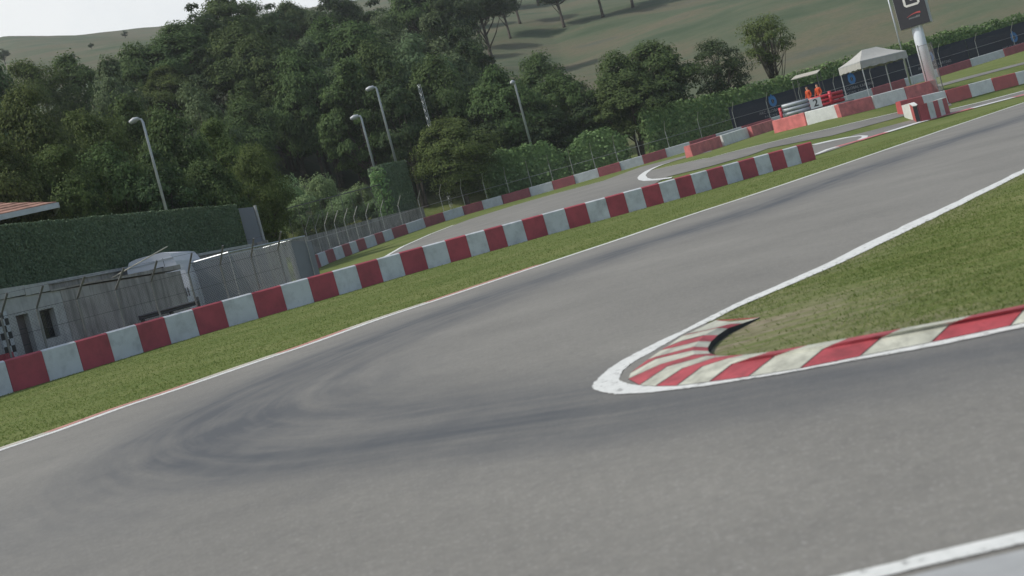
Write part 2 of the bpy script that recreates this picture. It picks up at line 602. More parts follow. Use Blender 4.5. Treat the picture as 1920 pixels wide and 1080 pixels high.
asph_outline = L1[::-1] + [Vector((-26, -2)), Vector((-26, -40)), Vector((70, -40)), tI[-1]] + tI[::-1][1:]
track, vs = drape('race_track', asph_outline, 'asphalt', .004, .4)
# racing line rubber
RL = G2([(1900, 226), (1640, 312), (1400, 398), (1160, 474), (900, 564), (690, 642), (500, 722), (370, 790), (330, 838), (400, 862), (520, 862), (700, 838), (960, 800), (1200, 768), (1500, 712), (1920, 640)])
RL = extend([p.to_2d() for p in catmull([Vector((p.x, p.y, 0)) for p in RL], 8)], 25, 15)
RLi = G2([(900, 575), (740, 640), (640, 690), (600, 735), (680, 770), (800, 772), (1000, 758), (1110, 745)])
RLi = [p.to_2d() for p in catmull([Vector((p.x, p.y, 0)) for p in RLi], 8)]
thin = [G2([(620, 905), (960, 862), (1300, 795), (1500, 752), (1800, 690)]), G2([(300, 905), (600, 900), (960, 850)])]
V2 = vs
dm, sm_, sg = line_dist(V2, RL)
wid = np.interp(V2[:, 1], [5, 12, 25, 50], [.62, 1.05, 1.2, 1.35])
rub = 1.0 * np.exp(-(dm / wid) ** 2)
di, _, _ = line_dist(V2, RLi)
rub = np.maximum(rub, .75 * np.exp(-(di / .75) ** 2))
tn = gnd(430, 800)
dd = np.hypot((V2[:, 0] - tn.x) / 1.5, (V2[:, 1] - tn.y) / 3.2)
rub = np.maximum(rub, 1.0 * np.exp(-dd ** 2))
for pl in thin:
    dt, _, _ = line_dist(V2, pl); rub = np.maximum(rub, .5 * np.exp(-(dt / .14) ** 2))
at_ = track.data.attributes.new('rubber', 'FLOAT', 'POINT'); at_.data.foreach_set('value', rub.astype(np.float32))
uvl = track.data.uv_layers.new(name='LineUV')
lv = np.zeros(len(track.data.loops), np.int32); track.data.loops.foreach_get('vertex_index', lv)
uvl.data.foreach_set('uv', np.column_stack([sm_, sg])[lv].ravel().astype(np.float32))

drape('track_marking', list(tO) + list(tI)[::-1], 'line_paint', .009, .6)
w = .30
L1r = resample(L1, .6)
j2 = random.Random(5)
strip('track_edge_line', [p + Vector((0, j2.uniform(-.02, .02))) for p in offset_line(L1r, .02)], offset_line(L1r, -.23), 'line_paint', .009)
# flat red and cream kerb strip outside the line
kx = gnd(1020, 495)
K = [p for p in L1r if p.x < kx.x]
seg = [(0 if (i // 7) % 5 in (0, 1, 3) else 1) for i in range(len(K) - 1)]
strip('flat_kerb', offset_line(K, .26), offset_line(K, .02), None, .012, ['flat_kerb_red', 'flat_kerb_cream'], seg)
# near edge line and pale concrete apron
def G2z(lst, z): return [gnd(*p, z).to_2d() for p in lst]


aO = extend(resample(G2z([(1440, 1109), (1560, 1081), (1695, 1050), (1712, 1043), (1920, 995)], .009), .12), 2, 6)
aI = extend(resample(G2z([(1440, 1131), (1560, 1103), (1695, 1071), (1712, 1066), (1920, 1018)], .009), .12), 2, 6)
n_ = min(len(aO), len(aI)); aO, aI = aO[:n_ - 1] + aO[-1:], aI[:n_ - 1] + aI[-1:]
strip('edge_marking', aO, aI, 'line_paint', .009)
aC = offset_line(aI, -.05)
ap = [Vector((p.x, p.y)) for p in aC] + [Vector((aC[-1].x, -3)), Vector((aC[0].x, -3))]
drape('concrete_apron', ap, 'apron_concrete', .013, .5)

UP_ = Vector((0, 0, 1))
# raised kerb round the island tip
kb = [(Z7((1290, 215))[0], Z7((1720, 140))[0]), (Z7((1010, 352))[0], Z7((1548, 228))[0]), (Z7((960, 372))[0], Z7((1410, 297))[0]),
      (Z7((800, 480))[0], Z7((1310, 365))[0]), (Z7((740, 515))[0], Z7((1245, 428))[0]), (Z7((610, 610))[0], Z7((1212, 485))[0]),
      (Z7((440, 740))[0], Z7((1215, 522))[0]), (Z7((418, 800))[0], Z7((1235, 548))[0]), (Z7((530, 862))[0], Z7((1320, 572))[0]),
      (Z7((690, 872))[0], Z7((1430, 568))[0]), (Z7((900, 868))[0], Z7((1580, 560))[0]), (Z7((1225, 828))[0], Z7((1830, 530))[0]),
      ((1403, 705.5), (1515, 647)), ((1500, 690), (1590, 634)), ((1612, 667.5), (1690, 616)), ((1746, 641), (1822, 591)), ((1894, 610), (1945, 566))]
m1p = Z7((1420, 180), (1200, 290), (1120, 335), (960, 420), (900, 480), (690, 580), (690, 602), (740, 655), (800, 680), (960, 695), (1150, 680), (1450, 655)) + [(1450.6, 668.7), (1542.5, 655), (1651, 634), (1780, 609), (1918, 582)]
m2p = Z7((1560, 145), (1430, 222), (1310, 292), (1180, 365), (1120, 425), (1070, 480), (1060, 517), (1080, 557), (1190, 572), (1290, 585), (1400, 600), (1640, 590)) + [(1480, 658), (1565, 644.5), (1670, 625), (1800, 600), (1930, 574)]
ko = [gnd(*a, .012) for a, b in kb]; ki = [gnd(*b, .045) for a, b in kb]
km = [gnd(*p, .056) for p in m1p]; kn = [gnd(*p, .074) for p in m2p]
for r_, z0_, z1_ in ((km, .016, .040), (kn, .020, .052), (ki, .010, .030)):
    r_[0].z = z0_; r_[1].z = z1_
rings = [ko, km, kn, ki]
for r_ in rings:
    st_ = r_[16] - r_[15]
    for k in range(1, 9): r_.append(r_[16] + Vector((st_.x, st_.y, 0)) * k)
mk = MB()


def ksm(i, t):
    """cross-section points at fraction t of block i"""
    return [r_[i].lerp(r_[i + 1], t) for r_ in rings]


for i in range(len(ko) - 1):
    n = 4
    for k in range(n):
        A, B = ksm(i, k / n), ksm(i, (k + 1) / n)
        mk.cur = 0 if i % 2 else 1
        for j in range(3): mk.quad(A[j], B[j], B[j + 1], A[j + 1])
        mk.cur = 2
        p, q = A[3], B[3]; mk.quad(p, q, Vector((q.x, q.y, -.02)), Vector((p.x, p.y, -.02)))  # inner drop coloured near black, standing for the shadow along that edge
        p, q = A[0], B[0]; mk.quad(q, p, Vector((p.x, p.y, -.02)), Vector((q.x, q.y, -.02)))
    if i > 0:
        A = ksm(i, 0); B = ksm(i, min(.5, .007 / max(.05, (ko[i + 1] - ko[i]).length)))
        mk.cur = 2
        for j in range(2): mk.quad(A[j] + UP_ * .0025, B[j] + UP_ * .0025, B[j + 1] + UP_ * .0025, A[j + 1] + UP_ * .0025)
p0, q0 = ko[0], ki[0]
mk.cur = 0; mk.quad(p0, q0, Vector((q0.x, q0.y, -.02)), Vector((p0.x, p0.y, -.02)))
kc = (ko[7] + ki[7]) / 2
tag(mk.build('kerb', ['kerb_red', 'kerb_cream', 'rubber_and_edge_shade'], origin=(kc.x, kc.y, 0)), 'raised red and cream striped kerb curling round the tip of the grass island', 'kerb')
tip_patch = G2(Z7((1180, 262), (1080, 305), (880, 410), (640, 550), (480, 640), (380, 720), (330, 800), (350, 840), (430, 865), (560, 880), (700, 885), (1000, 868), (1300, 828), (1600, 780), (1920, 735), (1900, 700), (1600, 720), (1200, 730), (900, 740), (800, 700), (900, 560), (1100, 400), (1300, 240)))
drape('race_track_apron', tip_patch, 'asphalt', .0065, .4)
# worn earth beside the kerb, stored on a small finer island sheet
isl = [p for p in tI if p.length < 40]
isl_o, iv = drape('verge', [Vector((p.x, p.y)) for p in tI], 'ground_grass', .003, .6)
tp = [gnd(1340, 662), gnd(1420, 640), gnd(1500, 620)]
kd, _, _ = line_dist(iv, [p.to_2d() for p in ki])
wr = .95 * np.exp(-(kd / .22) ** 2)
td, _, _ = line_dist(iv, [gnd(1345, 655).to_2d(), gnd(1430, 615).to_2d(), gnd(1480, 600).to_2d()])
wr = np.maximum(wr, 1.0 * np.exp(-(td / .85) ** 2))
ld, _, _ = line_dist(iv, tI)
wr = np.maximum(wr, .55 * np.exp(-(ld / .16) ** 2))
a_ = isl_o.data.attributes.new('worn', 'FLOAT', 'POINT'); a_.data.foreach_set('value', wr.astype(np.float32))

# ------------------------------------------------------------------ near wall, painted in blocks
UP = Vector((0, 0, 1))


def ordinal(n):
    names = ['first', 'second', 'third', 'fourth', 'fifth', 'sixth', 'seventh', 'eighth', 'ninth', 'tenth', 'eleventh', 'twelfth', 'thirteenth', 'fourteenth', 'fifteenth', 'sixteenth', 'seventeenth', 'eighteenth', 'nineteenth', 'twentieth']
    if n <= 20: return names[n - 1]
    return 'twenty-' + names[n - 21] if n < 30 else ('thirtieth' if n == 30 else 'thirty-' + names[n - 31])


WPX = [(25, 735.5), (92.5, 714.5), (158.7, 695), (217, 678), (268, 661), (316, 646), (370, 630), (428, 613.5), (485, 597), (539.5, 581), (591, 567), (639, 552.5), (680, 540.5), (715, 529.5), (756, 517.5), (802, 504.5), (850, 491), (889, 480), (919, 472), (947.5, 464), (985, 452), (1026, 441), (1070, 429), (1109, 418), (1146, 407.5), (1180, 399), (1213, 389), (1246, 380), (1276, 372), (1304, 364), (1333, 355.5), (1363.5, 347), (1395, 336.5), (1422.5, 329), (1450, 321), (1476, 315), (1502.5, 306), (1530, 299)]
WP = [gnd(*p) for p in WPX]
# smooth the measured base line a little, keep the block joints
WS = list(WP)
for _ in range(3):
    WS = [WS[0]] + [(WS[i - 1] + WS[i] * 2 + WS[i + 1]) / 4 for i in range(1, len(WS) - 1)] + [WS[-1]]
WP = [Vector((p.x, p.y, 0)) for p in WS]
dl = (WP[0] - WP[3]).normalized()
WP = [WP[0] + dl * (1.25 * k) for k in (9, 8, 7, 6, 5, 4, 3, 2, 1)] + WP
WH, WT = .95, .32
ctr = WP[len(WP) // 2]
wall = empty('barrier_wall', ctr, 'long low concrete wall painted in dark red and grey blocks along the grass verge', 'wall')
nrm = []
for i, p in enumerate(WP):
    a, b = WP[max(i - 1, 0)], WP[min(i + 1, len(WP) - 1)]
    t = (b - a).normalized(); nrm.append(Vector((t.y, -t.x, 0)))      # towards the track
for i in range(len(WP) - 1):
    a, b, na, nb = WP[i], WP[i + 1], nrm[i], nrm[i + 1]
    red = (i - 9) % 2 == 0
    mb = MB()
    prof = [(.03, -.1), (0, WH - .05), (-.07, WH), (-WT + .03, WH), (-WT, WH - .03), (-WT - .03, -.1)]
    bj = random.Random(i * 7 + 1); oj, hj = bj.uniform(-.009, .009), bj.uniform(-.006, .006); sh_ = (b - a).normalized() * .006
    A = [a + sh_ + na * (x + oj) + UP * (z + hj * (z > .5)) for x, z in prof]; B = [b - sh_ + nb * (x + oj) + UP * (z + hj * (z > .5)) for x, z in prof]
    n = 6
    mb.add(A + B, [tuple(range(n))[::-1], tuple(range(n, 2 * n))] + [(k, (k + 1) % n, n + (k + 1) % n, n + k) for k in range(n)])
    mb.build('red_block' if red else 'grey_block', 'red_paint' if red else 'grey_white_paint', wall, ctr)


# ------------------------------------------------------------------ fences with cranked posts
def cranked_post(mb, base, n, hb, out, up, r=.024):
    mb.tube([base, base + UP * (hb - .06), base + UP * hb + n * .035 + UP * .03, base + UP * (hb + up) + n * out], r, 6)


def along(pl, x):
    for a, b in zip(pl[:-1], pl[1:]):
        if a.x <= x <= b.x or a.x >= x >= b.x:
            k = (x - a.x) / ((b.x - a.x) or 1e-9); d = (b - a).normalized()
            return a.lerp(b, k), Vector((d.y, -d.x, 0))
    d = (pl[1] - pl[0]).normalized()
    return pl[0] + d * ((x - pl[0].x) / (d.x or 1e-9)), Vector((d.y, -d.x, 0))


def on_line(pl, px, py):
    """point of a plan polyline that stands in the picture column through px, py (at wall top)"""
    best = None
    for a, b in zip(pl[:-1], pl[1:]):
        for k in range(24):
            p = a.lerp(b, k / 24)
            # project the wall-top point
            u = p.x / p.y * FPX; v = (EYE - (p.z)) / p.y * FPX + VH
            x = 960 + u * CR + v * SR; y = 540 - u * SR + v * CR
            e = abs(x - px)
            if best is None or e < best[0]:
                d = (b - a).normalized(); best = (e, p.copy(), Vector((d.y, -d.x, 0)))
    return best[1], best[2]


backline = [Vector((p.x, p.y, WH)) - n * (WT + .12) for p, n in zip(WP, nrm)]
fp = [(22, 664), (89, 645), (165, 625), (236, 606), (302, 588), (370, 568), (429, 552), (487, 535), (537, 522)]
fo = backline[14]
nf = empty('catch_fence', Vector((fo.x, fo.y, 0)), 'wire catch fence with cranked steel posts behind the near red and grey wall', 'fence')
posts = []
extra = [backline[0], backline[3]]
for q in extra: posts.append((q, nrm[0]))
for px, py in fp:
    q, n = on_line(backline, px, py); posts.append((q, n))
for q, n in posts:
    mb = MB(); cranked_post(mb, Vector((q.x, q.y, 0)), n, 2.2, .62, .6, .034)
    mb.build('post', 'near_post', nf, Vector((fo.x, fo.y, 0)))
mb = MB()
ql = [(Vector((a[0].x, a[0].y, 0)), Vector((b[0].x, b[0].y, 0)), .95, 2.2) for a, b in zip(posts[:-1], posts[1:])]
wires(mb, ql, .11, .0022)
for z in (1.55, 2.19):
    mb.tube([Vector((q.x, q.y, z)) for q, n in posts], .006, 4)
mb.tube([Vector((q.x, q.y, 2.8)) + n * .60 for q, n in posts], .004, 4)
mb.build('wire_mesh', 'dark_wire', nf, Vector((fo.x, fo.y, 0)))

# ------------------------------------------------------------------ far wall of separate blocks
FPXL = [((589, 507), 71.7), ((602, 501), 75), ((615.5, 495), 78), ((630, 488), 81), ((646, 481), 83.5), ((660, 476), 85.5), ((672.5, 472.5), 87.5), ((688, 466.5), 90), ((707, 460), 93), ((722, 455), 95.2), ((739, 449), 97.8), ((766, 440), 101), ((799, 430), 105), ((836, 419), 108), ((872, 408), 110), ((908, 397), 111), ((945, 385.5), 111.6), ((996, 369.5), 112), ((1039, 357.5), 112), ((1080, 346), 112), ((1124.5, 332.8), 112), ((1165.5, 321), 112), ((1208, 308), 112.2), ((1251, 295), 112.6), ((1297, 282.5), 113), ((1346, 268), 114), ((1395, 254), 115.4), ((1450, 238.5), 117), ((1508, 222), 118.6), ((1569, 206), 120.2), ((1639, 184), 122), ((1700, 166), 123.7), ((1762, 149), 125.3), ((1824, 133.5), 127), ((1887.5, 116.5), 128.6), ((1950, 100), 130.2), ((2012, 84), 131.8)]
FW = []
for (px, Y) in FPXL:
    p = at(px[0], px[1], Y); FW.append(Vector((p.x, p.y, T(p.x, p.y))))
nf2 = []
for i, p in enumerate(FW):
    a, b = FW[max(i - 1, 0)], FW[min(i + 1, len(FW) - 1)]
    t = (b - a); t.z = 0; t.normalize(); nf2.append(Vector((t.y, -t.x, 0)))


def barrier_block(name, a, b, mat, label, cat, group, h=.95, th=.4, gap=.03, flare=.06, n=None):
    d = b - a; dh = Vector((d.x, d.y, 0)).normalized()
    n = n or Vector((dh.y, -dh.x, 0))
    a2, b2 = a + dh * gap, b - dh * gap
    mid = (a2 + b2) / 2
    mb = MB()
    prof = [(flare, -.15), (0, h - .04), (-.04, h), (-th + .04, h), (-th, h - .04), (-th - flare, -.15)]
    A = [a2 + n * x + UP * z for x, z in prof]; B = [b2 + n * x + UP * z for x, z in prof]
    k = 6
    mb.add(A + B, [tuple(range(k))[::-1], tuple(range(k, 2 * k))] + [(i, (i + 1) % k, k + (i + 1) % k, k + i) for i in range(k)])
    o = mb.build(name, mat, None, mid)
    return tag(o, label, cat, group)


cnt = {0: 0, 1: 0}
for i in range(len(FW) - 1):
    red = i % 2 == 0
    cnt[red] += 1
    jit = nf2[i] * (.0 if i < 14 else (.05 if red else -.04))
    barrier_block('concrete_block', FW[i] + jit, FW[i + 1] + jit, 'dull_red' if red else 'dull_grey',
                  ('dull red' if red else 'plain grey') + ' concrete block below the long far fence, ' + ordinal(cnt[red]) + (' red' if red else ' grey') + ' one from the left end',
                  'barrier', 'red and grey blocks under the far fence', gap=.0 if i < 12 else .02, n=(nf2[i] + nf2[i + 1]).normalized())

# far fence
fb = [Vector((p.x, p.y, p.z + .95)) - n * .55 for p, n in zip(FW, nf2)]
PB = [(585, 477.5), (603, 471), (620, 465), (637.5, 459.5), (655.5, 452.5), (674, 445.5), (696, 439), (722.5, 429), (755, 419), (792.5, 409), (832.5, 396), (872, 384), (914, 371), (956, 360), (998, 348), (1038, 336), (1077, 325), (1117.5, 314), (1159, 301), (1201, 290), (1255, 272.5), (1316, 255), (1381, 235), (1445, 217), (1506, 200), (1571, 184), (1639, 164), (1701, 147), (1767, 129), (1836, 112), (1904, 94), (1972, 76)]
fo = fb[18] - UP * .95
ff = empty('catch_fence', fo, 'long wire catch fence with cranked posts running behind the far red and grey blocks', 'fence')
fposts = []
for px, py in PB:
    q, n = on_line(fb, px, py); fposts.append((Vector((q.x, q.y, T(q.x, q.y))), n))
for q, n in fposts:
    mb = MB(); cranked_post(mb, q, n, 2.85, .55, .85, .034)
    mb.build('post', 'steel', ff, fo)
mb = MB()
mb.tube([q + UP * 2.0 for q, n in fposts], .022, 4)
mb.build('rail', 'steel', ff, fo)
mb = MB()
wires(mb, [(a[0], b[0], .95, 2.85) for a, b in zip(fposts[:-1], fposts[1:])], .22, .0035)
mb.tube([q + UP * 3.68 + n * .54 for q, n in fposts], .006, 4)
mb.build('wire_mesh', 'dark_wire', ff, fo)

# ------------------------------------------------------------------ far tracks on the slope
RT = .03


def road(name, px, step=.8, off=.03):
    pts = [gnd(*p).to_2d() for p in px]
    return drape(name, pts, 'asphalt', off, step)


r1, _ = road('far_track', [(700, 497), (755, 463.5), (807, 440), (880, 412), (960, 387), (1040, 364), (1130, 340), (1200, 314), (1300, 288.5), (1330, 281), (1335, 284), (1300, 292), (1258, 304.5), (1228, 314), (1222, 320), (1330, 297), (1440, 269), (1560, 241), (1690, 210), (1780, 190), (1785, 198), (1692, 219), (1560, 255), (1440, 279), (1405, 306 - 14), (1330, 313), (1252, 332), (1215, 352), (1100, 395), (960, 436), (800, 478)])
r2, _ = road('far_track', [(1470, 300), (1525, 273), (1590, 258.5), (1600, 254), (1655, 240), (1712, 225), (1782, 207), (1850, 190), (1920, 171), (2000, 151), (2000, 160), (1920, 180), (1885, 188), (1775, 217), (1720, 232), (1615, 264), (1530, 292), (1490, 310)])
r3, _ = road('far_track', [(1700, 172), (1772, 155.5), (1850, 135), (1920, 117), (2000, 97), (2000, 101), (1920, 121), (1850, 139.5), (1772, 160.5), (1700, 178)])


def edge_line(px, wd, mat='line_paint', off=.042, mats=None, every=3):
    pl = resample([gnd(*p).to_2d() for p in px], 1.0)
    sg = [(i // every) % 2 for i in range(len(pl) - 1)] if mats else None
    return strip('track_edge_line' if not mats else 'flat_kerb', offset_line(pl, wd / 2), offset_line(pl, -wd / 2), mat, off, mats, sg)


edge_line([(700, 497), (755, 463.5), (807, 440), (850, 423)], .30)
edge_line([(960, 387), (1040, 364), (1130, 340)], .10)
edge_line([(1258, 304.5), (1240, 310), (1227.5, 315), (1215, 321), (1206, 328), (1203, 332.5), (1206, 336.5), (1215, 338.6), (1235, 337.5), (1260, 334)], .55)
edge_line([(1222, 320), (1330, 297), (1440, 269), (1560, 241), (1690, 210)], .08)
edge_line([(1525, 272.5), (1560, 264.5), (1590, 258.5), (1612, 255.6), (1622, 256), (1621, 259), (1612, 263)], .38)
edge_line([(1530, 290.5), (1553, 281), (1570, 276)], .35)
edge_line([(1570, 276), (1615, 263.5), (1720, 231.5), (1775, 216.5), (1885, 187.5), (1960, 168)],   .42, None, .046, ['red_barrier', 'line_paint'], 5)
edge_line([(1782, 206), (1850, 189.5), (1920, 171)], .14)

# ------------------------------------------------------------------ white and red barrier blocks in front of the marshals
B1 = [((1298, 293.5), (1355, 275), 1), ((1358, 274), (1411, 256), 0), ((1412.5, 256), (1455, 242), 1), ((1453, 250), (1513, 235), 1), ((1514, 235), (1576, 219.5), 0), ((1577, 220), (1640, 204), 1), ((1641, 204), (1701, 187.5), 0), ((1701, 187.5), (1760, 171.5), 1)]
lab = {0: 'faded red concrete block at the left end of the sunlit barrier row', 1: 'white concrete block second from the left in the sunlit barrier row', 2: 'faded red concrete block partly hidden behind the next one in the sunlit row',
       3: 'faded red concrete block set forward at the foot of the white plastic rails', 4: 'white concrete block below the number two board', 5: 'faded red concrete block between the two widest white ones', 6: 'white concrete block left of the pylon base', 7: 'faded red concrete block at the foot of the white pylon'}
for i, (a, b, red) in enumerate(B1):
    A, B = gnd(*a), gnd(*b)
    d = (B - A); d.z = 0; d.normalize()
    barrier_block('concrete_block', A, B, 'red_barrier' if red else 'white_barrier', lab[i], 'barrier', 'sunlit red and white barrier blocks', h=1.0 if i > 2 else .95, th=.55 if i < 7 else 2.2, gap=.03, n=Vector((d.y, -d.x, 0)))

B2 = [((1694, 215), (1735, 204.5), 1), ((1735, 204.5), (1778, 194), 0), ((1780, 194), (1822, 182), 1), ((1822, 182), (1865.5, 170), 0), ((1865.5, 170.5), (1909.5, 159), 1), ((1909.5, 159), (1955, 147), 0), ((1955, 147), (2000, 135), 1)]
lab2 = ['bright red block at the left end of the row behind the curved barrier', 'white block right behind the curved barrier', 'bright red block first to the right of the curved barrier', 'white block between two bright red ones near the right edge', 'bright red block nearest the right edge of the picture', 'white block cut by the right edge of the picture', 'bright red block past the right end of the row']
for i, (a, b, red) in enumerate(B2):
    A, B = gnd(*a), gnd(*b)
    barrier_block('concrete_block', A, B, 'bright_red' if red else 'white_barrier', lab2[i], 'barrier', 'bright barrier blocks by the right edge', h=1.0, th=.4, gap=.01)

# curved barrier of white, red and black belts
cv = [gnd(1712.5, 225), gnd(1719, 230), gnd(1727, 229), gnd(1746, 224.5), gnd(1757, 221.5), gnd(1766, 218.5), gnd(1774, 215.5), gnd(1782, 212.5)]
back = [cv[0] + Vector((.1, 1.6, 0)), cv[0] + Vector((0, .7, 0))]
outer = back + cv
cc = sum(outer, Vector()) / len(outer)
cb = empty('curved_barrier', cc, 'short curved barrier with white, red and black vertical bands at the track corner', 'barrier')
mts = ['white_barrier', 'white_barrier', 'white_barrier', 'bright_red', 'rubber_and_edge_shade', 'red_paint', 'grey_white_paint', 'red_paint', 'grey_white_paint', 'red_paint']  # bands on the shaded face painted in darker red and greyed white
inner = []
for i, p in enumerate(outer):
    a, b = outer[max(i - 1, 0)], outer[min(i + 1, len(outer) - 1)]
    t = (b - a); t.z = 0; t.normalize(); inner.append(p + Vector((-t.y, t.x, 0)) * .34)
hh = 1.12
names = {'white_barrier': 'white_belt', 'bright_red': 'red_belt', 'rubber_and_edge_shade': 'black_belt', 'red_paint': 'red_belt', 'grey_white_paint': 'shaded_white_belt'}
tops = ['white_barrier', 'white_barrier', 'white_barrier', 'white_barrier', 'red_barrier', 'white_barrier', 'red_barrier', 'white_barrier', 'white_barrier']  # cap repeats the bands in their brighter, sunlit colours
for i in range(len(outer) - 1):
    mb = MB()
    a, b, c, d = outer[i], outer[i + 1], inner[i + 1], inner[i]
    mb.hexa([x - UP * .2 for x in (a, b, c, d)], [x + UP * hh for x in (a, b, c, d)])
    mb.build(names[mts[i + 1]], mts[i + 1], cb, cc)
mb = MB()
for i in range(len(outer) - 1):
    a, b, c, d = outer[i], outer[i + 1], inner[i + 1], inner[i]
    mb.cur = 0 if tops[i] == 'white_barrier' else 1
    mb.hexa([x + UP * (hh + .002) for x in (a, b, c, d)], [x + UP * (hh + .05) for x in (a, b, c, d)])
mb.build('top_cap', ['white_barrier', 'bright_red'], cb, cc)

# ------------------------------------------------------------------ marshal post: plastic rails, board, people
def plastic_rails(name, p0, p1, h, ribs, mat, label, z0=None):
    mid = (p0 + p1) / 2
    r = empty(name, mid, label, 'barrier')
    d = (p1 - p0); d.z = 0; d.normalize(); n = Vector((d.y, -d.x, 0))
    for k in range(ribs):
        zc = h * (k + .5) / ribs; rr = h / ribs * .46
        mb = MB()
        prof = [(math.cos(t) * .16 + .0, zc + math.sin(t) * rr) for t in [i * math.pi / 5 for i in range(10)]]
        mb.prism(prof, p0, p1, n)
        mb.build('rail', mat, r, mid, True)
    for q in (p0 + d * .3, (p0 + p1) / 2, p1 - d * .3):
        mb = MB(); mb.tube([q - n * .05 - UP * .1, q - n * .05 + UP * (h + .02)], .07, 8)
        mb.build('stake', 'dull_steel', r, mid)
    return r


MB_Y = 86.0


def grounded(px, py, Y):
    p = at(px, py, Y); return Vector((p.x, p.y, T(p.x, p.y)))


# raised timber and steel stand that the marshals use
st0 = at(1522, 195, 86.8)
gz = T(st0.x, st0.y)
sb = Vector((st0.x, st0.y, gz))
stand = empty('marshal_stand', sb, 'low grey platform behind the barrier carrying the two marshals', 'platform')
mb = MB(); mb.box((-2.6, -.1, .80), (3.4, 1.5, .92), 0, sb); mb.build('deck', 'grey_panel', stand, sb)
for x, y in ((-2.4, .05), (3.2, .05), (-2.4, 1.35), (3.2, 1.35)):
    mb = MB(); mb.tube([sb + Vector((x, y, -.1)), sb + Vector((x, y, .80))], .06, 8); mb.build('leg', 'dull_steel', stand, sb)
dz = gz + .92
pa = at(1466, 199, 86.4); pb_ = at(1512, 186, 86.4)
a = Vector((pa.x, 86.4, dz)); b = Vector((pb_.x, 86.4, dz))
plastic_rails('plastic_barrier', Vector((a.x, 86.4, dz)), Vector((b.x + .1, 86.4, dz)), 1.02, 3, 'plastic_white', 'white plastic barrier with three rounded rails left of the number two board')
a3 = at(1513, 188, 86.5); b3 = at(1580, 172, 86.5)
plastic_rails('plastic_barrier', Vector((a3.x, 86.62, dz)), Vector((b3.x, 86.62, dz)), .98, 3, 'plastic_red', 'red plastic barrier in front of the two orange marshals')
mb = MB(); q = at(1462, 204, 86.3); mb.tube([Vector((q.x, q.y, gz)), Vector((q.x, q.y, gz + .9)), Vector((q.x, q.y, gz + 1.75))], [.13, .12, .12], 10)
for z in (.5, 1.0, 1.5): mb.tube([Vector((q.x, q.y, gz + z)), Vector((q.x, q.y, gz + z + .05))], .15, 10)
tag(mb.build('bollard', 'plastic_red', None, Vector((q.x, q.y, gz)), True), 'red ribbed plastic bollard left of the white plastic barrier', 'bollard')
mb = MB(); q = at(1557, 181, 86.1); mb.tube([Vector((q.x, q.y, dz)), Vector((q.x, q.y, dz + 1.1))], .14, 10)
for z in (.25, .55, .85): mb.tube([Vector((q.x, q.y, dz + z)), Vector((q.x, q.y, dz + z + .05))], .17, 10)
tag(mb.build('bollard', 'plastic_red', None, Vector((q.x, q.y, dz)), True), 'red ribbed plastic bollard right of the marshals on their platform', 'bollard')


def text_mesh(name, body, size, mat, parent, origin, loc, rot, extrude=.004, sx=1.0, spacing=1.0, bold=0.0):
    cu = bpy.data.curves.new(name, 'FONT'); cu.body = body; cu.size = size; cu.align_x = 'CENTER'; cu.align_y = 'CENTER'
    cu.extrude = extrude; cu.space_character = spacing; cu.offset = bold
    tmp = bpy.data.objects.new(name, cu); COL.objects.link(tmp)
    dg = bpy.context.evaluated_depsgraph_get()
    me = bpy.data.meshes.new_from_object(tmp.evaluated_get(dg))
    bpy.data.objects.remove(tmp)
    me.materials.clear(); me.materials.append(MATS[mat])
    M = Matrix.Translation(Vector(loc) - Vector(origin)) @ rot.to_4x4() @ Matrix.Diagonal((sx, 1, 1, 1))
    me.transform(M)
    return link_mesh(name, me, parent)


def facing(n):
    """rotation whose local x runs right, y up, z towards direction n"""
    n = Vector(n).normalized(); x = UP.cross(n).normalized(); y = n.cross(x)
    return Matrix((x, y, n)).transposed()


q = at(1529.5, 193.2, 85.9); q2 = Vector((q.x, q.y, q.z))
nb = empty('number_board', Vector((q.x, q.y, dz)), 'white board with a black number two in front of the marshals', 'sign')
nv = Vector((-.22, -.97, 0))
R3 = facing(nv)
mb = MB(); X = R3 @ Vector((1, 0, 0))
bw, bh = .46, .40
c0 = q2
mb.hexa([c0 - X * bw - UP * bh, c0 + X * bw - UP * bh, c0 + X * bw - UP * bh - nv * .04, c0 - X * bw - UP * bh - nv * .04], [c0 - X * bw + UP * bh, c0 + X * bw + UP * bh, c0 + X * bw + UP * bh - nv * .04, c0 - X * bw + UP * bh - nv * .04])
mb.build('panel', 'plastic_white', nb, Vector((q.x, q.y, dz)))
text_mesh('digit', '2', .82, 'black_paint', nb, Vector((q.x, q.y, dz)), c0 + nv * .006, R3, .004, 1.0, 1.0, .012)
for s in (-.3, .3):
    mb = MB(); mb.tube([Vector((q.x + s, q.y + .1, dz)), c0 + X * s - UP * bh - nv * .02], .02, 6)
    mb.build('leg', 'dull_steel', nb, Vector((q.x, q.y, dz)))
# platform extension so the board stands on something
mb = MB(); mb.box((-1.2, -1.0, .80), (2.6, -.1, .92), 0, sb); mb.build('deck', 'grey_panel', stand, sb)


